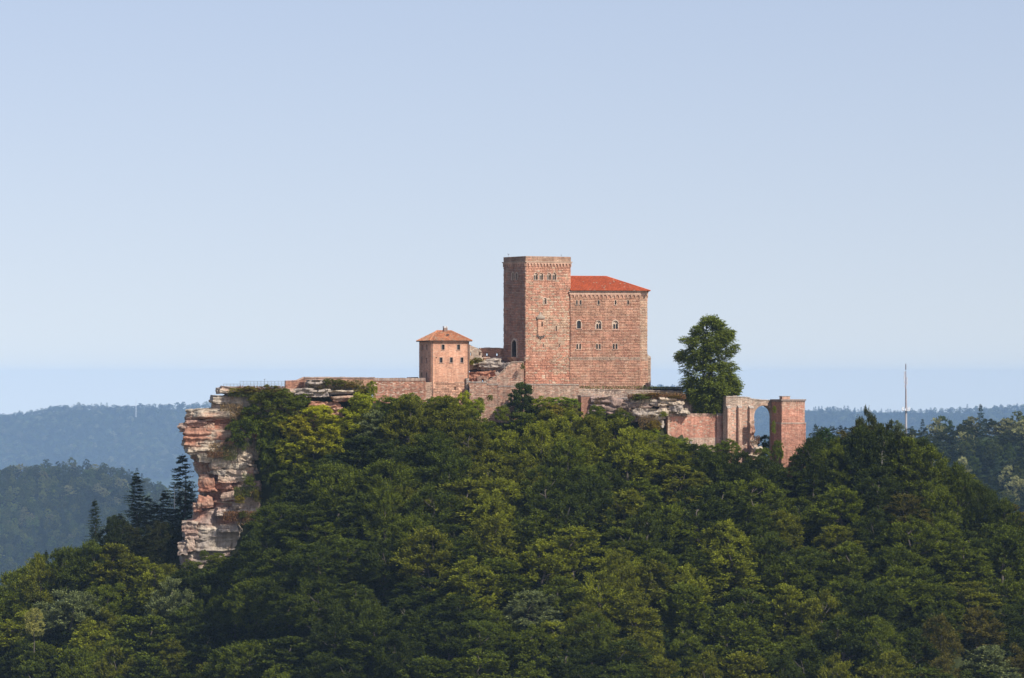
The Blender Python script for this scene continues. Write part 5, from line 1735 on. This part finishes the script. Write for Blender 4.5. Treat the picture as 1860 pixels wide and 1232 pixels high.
grass("dry_grass", "straw-coloured and rusty dry grass on the cliff ledges", [
    (430, 520, 703, 716, 891.2, 2, 2600, RUST), (415, 470, 714, 722, 890.8, 2, 1200, YG), (400, 440, 735, 748, 890.8, 1.6, 700, STRAW), (418, 445, 748, 764, 890.6, 1.4, 900, STRAW), (380, 420, 806, 830, 889.4, 1.4, 1300, STRAW), (376, 405, 822, 832, 889.2, 1.4, 600, RUST),
    (405, 430, 808, 838, 889.3, 1.2, 700, YG), (425, 470, 886, 903, 889.2, 1.2, 1200, YG), (455, 472, 893, 904, 889.2, 1.2, 500, STRAW), (405, 480, 930, 948, 888.4, 1.4, 2600, RUST), (430, 490, 935, 955, 888.2, 1.4, 1500, STRAW), (440, 462, 862, 905, 889.3, 1.0, 600, YG),
    (520, 545, 745, 760, 889.5, 1.5, 500, STRAW)], 1)
grass("dry_grass", "dry grass and weeds along the terrace and boulders", [
    (560, 660, 692, 708, 893.0, 2, 2600, mixc(STRAW, YG, .5)), (1140, 1245, 718, 726, 893.6, 2, 3000, RUST), (1080, 1110, 724, 735, 893.0, 1.5, 700, STRAW), (1160, 1196, 755, 785, 890.8, 2, 1500, STRAW), (985, 1050, 735, 765, 891.4, 2, 2500, mixc(STRAW, YG, .5)), (1052, 1240, 703, 708, 898.6, .8, 900, YG),
    (853, 880, 654, 664, 903.5, 1.5, 500, mixc(STRAW, YG, .4)), (1366, 1380, 793, 806, 892.6, 1, 300, RUST), (1140, 1170, 735, 765, 892.0, 2, 800, mixc(RUST, GREY, .5)), (1160, 1245, 714, 722, 896, 2, 900, STRAW)], 2)

# ------------------------------------------------------------------ far woods (uncountable): instanced crowns
def proto_collection(name, meshes):
    c = bpy.data.collections.new(name)
    for i, me in enumerate(meshes):
        o = bpy.data.objects.new(f"{name}_{i:02d}", me)
        c.objects.link(o)
    return c

def wood(name, label, pts, rot, scl, idx, tint, coll):
    me = bpy.data.meshes.new(name)
    me.vertices.add(len(pts)); me.vertices.foreach_set("co", np.asarray(pts, dtype=np.float32).ravel())
    for an, ty, arr in (("rotz", 'FLOAT', rot), ("pick", 'INT', idx)):
        a = me.attributes.new(an, ty, 'POINT'); a.data.foreach_set("value", np.asarray(arr, dtype=np.float32 if ty == 'FLOAT' else np.int32))
    a = me.attributes.new("scl", 'FLOAT_VECTOR', 'POINT'); a.data.foreach_set("vector", np.asarray(scl, dtype=np.float32).ravel())
    a = me.attributes.new("leaf_tint", 'FLOAT_COLOR', 'POINT'); a.data.foreach_set("color", np.concatenate([tint, np.ones((len(tint), 1))], 1).astype(np.float32).ravel())
    o = bpy.data.objects.new(name, me); COL.objects.link(o)
    tag(o, label, "wood", kind="stuff")
    ng = bpy.data.node_groups.new("scatter_" + name, 'GeometryNodeTree')
    ng.interface.new_socket("Geometry", in_out='INPUT', socket_type='NodeSocketGeometry')
    ng.interface.new_socket("Geometry", in_out='OUTPUT', socket_type='NodeSocketGeometry')
    N, L = ng.nodes, ng.links
    gi, go = N.new("NodeGroupInput"), N.new("NodeGroupOutput")
    m2p = N.new("GeometryNodeMeshToPoints")
    ip = N.new("GeometryNodeInstanceOnPoints")
    ci = N.new("GeometryNodeCollectionInfo")
    ci.inputs[0].default_value = coll; ci.inputs[1].default_value = True; ci.inputs[2].default_value = True
    def attr(nm, ty):
        a = N.new("GeometryNodeInputNamedAttribute"); a.data_type = ty; a.inputs[0].default_value = nm
        return a.outputs[0]
    cx = N.new("ShaderNodeCombineXYZ")
    L.new(attr("rotz", 'FLOAT'), cx.inputs[2])
    L.new(gi.outputs[0], m2p.inputs[0]); L.new(m2p.outputs[0], ip.inputs['Points']); L.new(ci.outputs[0], ip.inputs['Instance'])
    ip.inputs['Pick Instance'].default_value = True
    L.new(attr("pick", 'INT'), ip.inputs['Instance Index'])
    L.new(cx.outputs[0], ip.inputs['Rotation'])
    L.new(attr("scl", 'FLOAT_VECTOR'), ip.inputs['Scale'])
    L.new(ip.outputs[0], go.inputs[0])
    md = o.modifiers.new("scatter", 'NODES'); md.node_group = ng
    return o

far_meshes = []
for i in range(5):
    st = ['beech', 'oak', 'layer', 'oak', 'beech'][i]
    cm, _ = broad_crown("far_crown", 140 + i, 12, 4.6, .12, clumps=46, sprays=10, nl=6, style=st, shape=.8, mat=M_LEAF_FAR, leaf=.62)
    far_meshes.append(cm)
for i in range(3):
    far_meshes.append(conifer_crown("far_crown", 150 + i, 14, 3.7, whorls=18, nb=8, mat=M_LEAF_FAR, low=.1, leaf=1.0, seg=6, fol=2))
far_coll = proto_collection("far_crowns", far_meshes)

def scatter_hill(nm, label, x0, x1, y0, y1, sp, seed, con_frac, tints, size=1.0, pale=0.0, hs=1.0, bloom=1.0):
    rs = np.random.RandomState(seed)
    nx, ny = int((x1 - x0) / sp), int((y1 - y0) / sp)
    gx, gy = np.meshgrid(np.arange(nx), np.arange(ny))
    x = x0 + (gx.ravel() + rs.uniform(-.42, .42, nx * ny) + .5 * (gy.ravel() % 2)) * sp
    y = y0 + (gy.ravel() + rs.uniform(-.42, .42, nx * ny)) * sp
    z = HF[nm](x, y) if nm in HF else ground_h(x, y)
    n = len(x)
    patch = fbm(np.stack([x / (sp * 14), y / (sp * 14), x * 0], -1), 3, seed)
    con = (rs.rand(n) + patch * 1.4) < con_frac
    idx = np.where(con, 5 + rs.randint(0, 3, n), rs.randint(0, 5, n))
    s = sp / 7.2 * size
    sx = s * rs.uniform(.75, 1.25, n)
    scl = np.stack([sx, sx, s * hs * rs.uniform(.7, 1.3, n)], -1)
    T = np.array(tints)
    t = T[rs.randint(0, len(T), n)] * rs.uniform(.6, 1.5, (n, 1)) * (1 + .9 * fbm(np.stack([x / (sp * 9), y / (sp * 9), x * 0 + 4], -1), 3, seed + 2))[:, None]
    t[con] = np.array([.022, .038, .018]) * rs.uniform(.8, 1.25, (con.sum(), 1))
    pl = (~con) & (rs.rand(n) < pale)
    t[pl] = np.array([.17, .17, .07]) * bloom * rs.uniform(.7, 1.2, (pl.sum(), 1))
    scl[pl] *= 1.1
    return np.stack([x, y, z - 1.5], -1), rs.uniform(0, 6.28, n), scl, idx, t
G = [(.035, .05, .012), (.055, .07, .014), (.085, .10, .02), (.05, .075, .016)]
def add_wood(nm, wname, label, *a, **k):
    p, r, s, i, t = scatter_hill(nm, label, *a, **k)
    keep = p[:, 2] > -480
    wood(wname, label, p[keep], r[keep], s[keep], i[keep], t[keep], far_coll)
    print(wname, keep.sum())
add_wood("far_ridge", "far_forest", "hazy blue forest over the far ridge", -3400, 3400, 18800, 20700, 30, 1, .12, G, size=.8, hs=.7, pale=.05)
add_wood("faint_ridge", "faint_forest", "faint forest on the farthest ridge behind the court", 300, 1500, 21550, 22000, 34, 2, .1, G, size=.8, hs=.6)
add_wood("wooded_hill", "hillside_forest", "blue-green mixed forest on the hill beyond the cliff", -1150, 60, 5700, 6600, 12.5, 3, .35, G, pale=.06)
add_wood("pine_hill", "pine_forest", "dark pines and cream-flowering chestnuts on the near hill", 105, 460, 2120, 2450, 8.6, 4, .5, G, pale=.2, hs=1.0, bloom=1.9)
# woods of the castle hill that the photograph does not show one by one
def hill_rest():
    rs = np.random.RandomState(9)
    n = 9000
    x = rs.uniform(-330, 330, n); y = rs.uniform(560, 1300, n)
    half = 121 * y / 900 + 6
    inside = (np.abs(x) < half) & (y > 803) & (y < 935)
    frame_low = (np.abs(x) < half) & (y <= 805) & (y > 800)
    k = ~inside & ~frame_low
    near_front = (y < 822)
    x, y = x[k], y[k]
    z = ground_h(x, y)
    # stay below the line of sight where the slope falls away in front
    top = z + 13
    ok = ~((np.abs(x) < 121 * y / 900 + 8) & (y < 860) & (top > -0.0752 * y - 1)) & ~((y > 930) & (top > np.interp(930 + x * F / y, [p for p, q in SKY], [(EYE - q - 25) / 8 for p, q in SKY])) ) & (z > -400)
    x, y, z = x[ok], y[ok], z[ok]
    n = len(x)
    s = rs.uniform(.85, 1.15, n)
    wood("castle_hill_wood", "woods on the hidden flanks of the castle hill", np.stack([x, y, z - 1], -1), rs.uniform(0, 6.28, n), np.stack([s, s, s], -1), rs.randint(0, 5, n), np.array(G)[rs.randint(0, 4, n)], far_coll)
hill_rest()
def undergrowth():
    rs = np.random.RandomState(12)
    n = 2600
    y = rs.uniform(796, 892, n); x = rs.uniform(-1, 1, n) * (121 * y / 900 + 8)
    px = 930 + x * F / y
    k = ~((y > 884) & (px > 315) & (px < 700)) & ~((y > 889) & (px > 700) & (px < 1480))
    x, y = x[k], y[k]; n = len(x)
    z = ground_h(x, y); s = rs.uniform(.3, .5, n)
    wood("undergrowth", "dense undergrowth between the trees of the castle hill", np.stack([x, y, z - .5], -1), rs.uniform(0, 6.28, n), np.stack([s * 1.4, s * 1.4, s], -1), rs.randint(0, 5, n), np.array(G)[rs.randint(0, 4, n)] * .9, far_coll)
undergrowth()

# ------------------------------------------------------------------ air
def haze():
    m = bpy.data.materials.new("summer_haze"); m.use_nodes = True
    nt = m.node_tree; nt.nodes.clear()
    out = nt.nodes.new("ShaderNodeOutputMaterial"); v = nt.nodes.new("ShaderNodeVolumePrincipled")
    v.inputs['Color'].default_value = (0.385, 0.60, 0.90, 1)
    v.inputs['Density'].default_value = 2.7e-5
    v.inputs['Anisotropy'].default_value = -0.3
    nt.links.new(v.outputs[0], out.inputs['Volume'])
    b = MB()
    b.hexa([(-9900, -600, -504), (9900, -600, -504), (9900, 22300, -504), (-9900, 22300, -504)], [(-9900, -600, 52), (9900, -600, 52), (9900, 22300, 52), (-9900, 22300, 52)])
    o = b.build("haze", m); tag(o, "thin blue summer haze over the hills", None, kind="stuff")
haze()
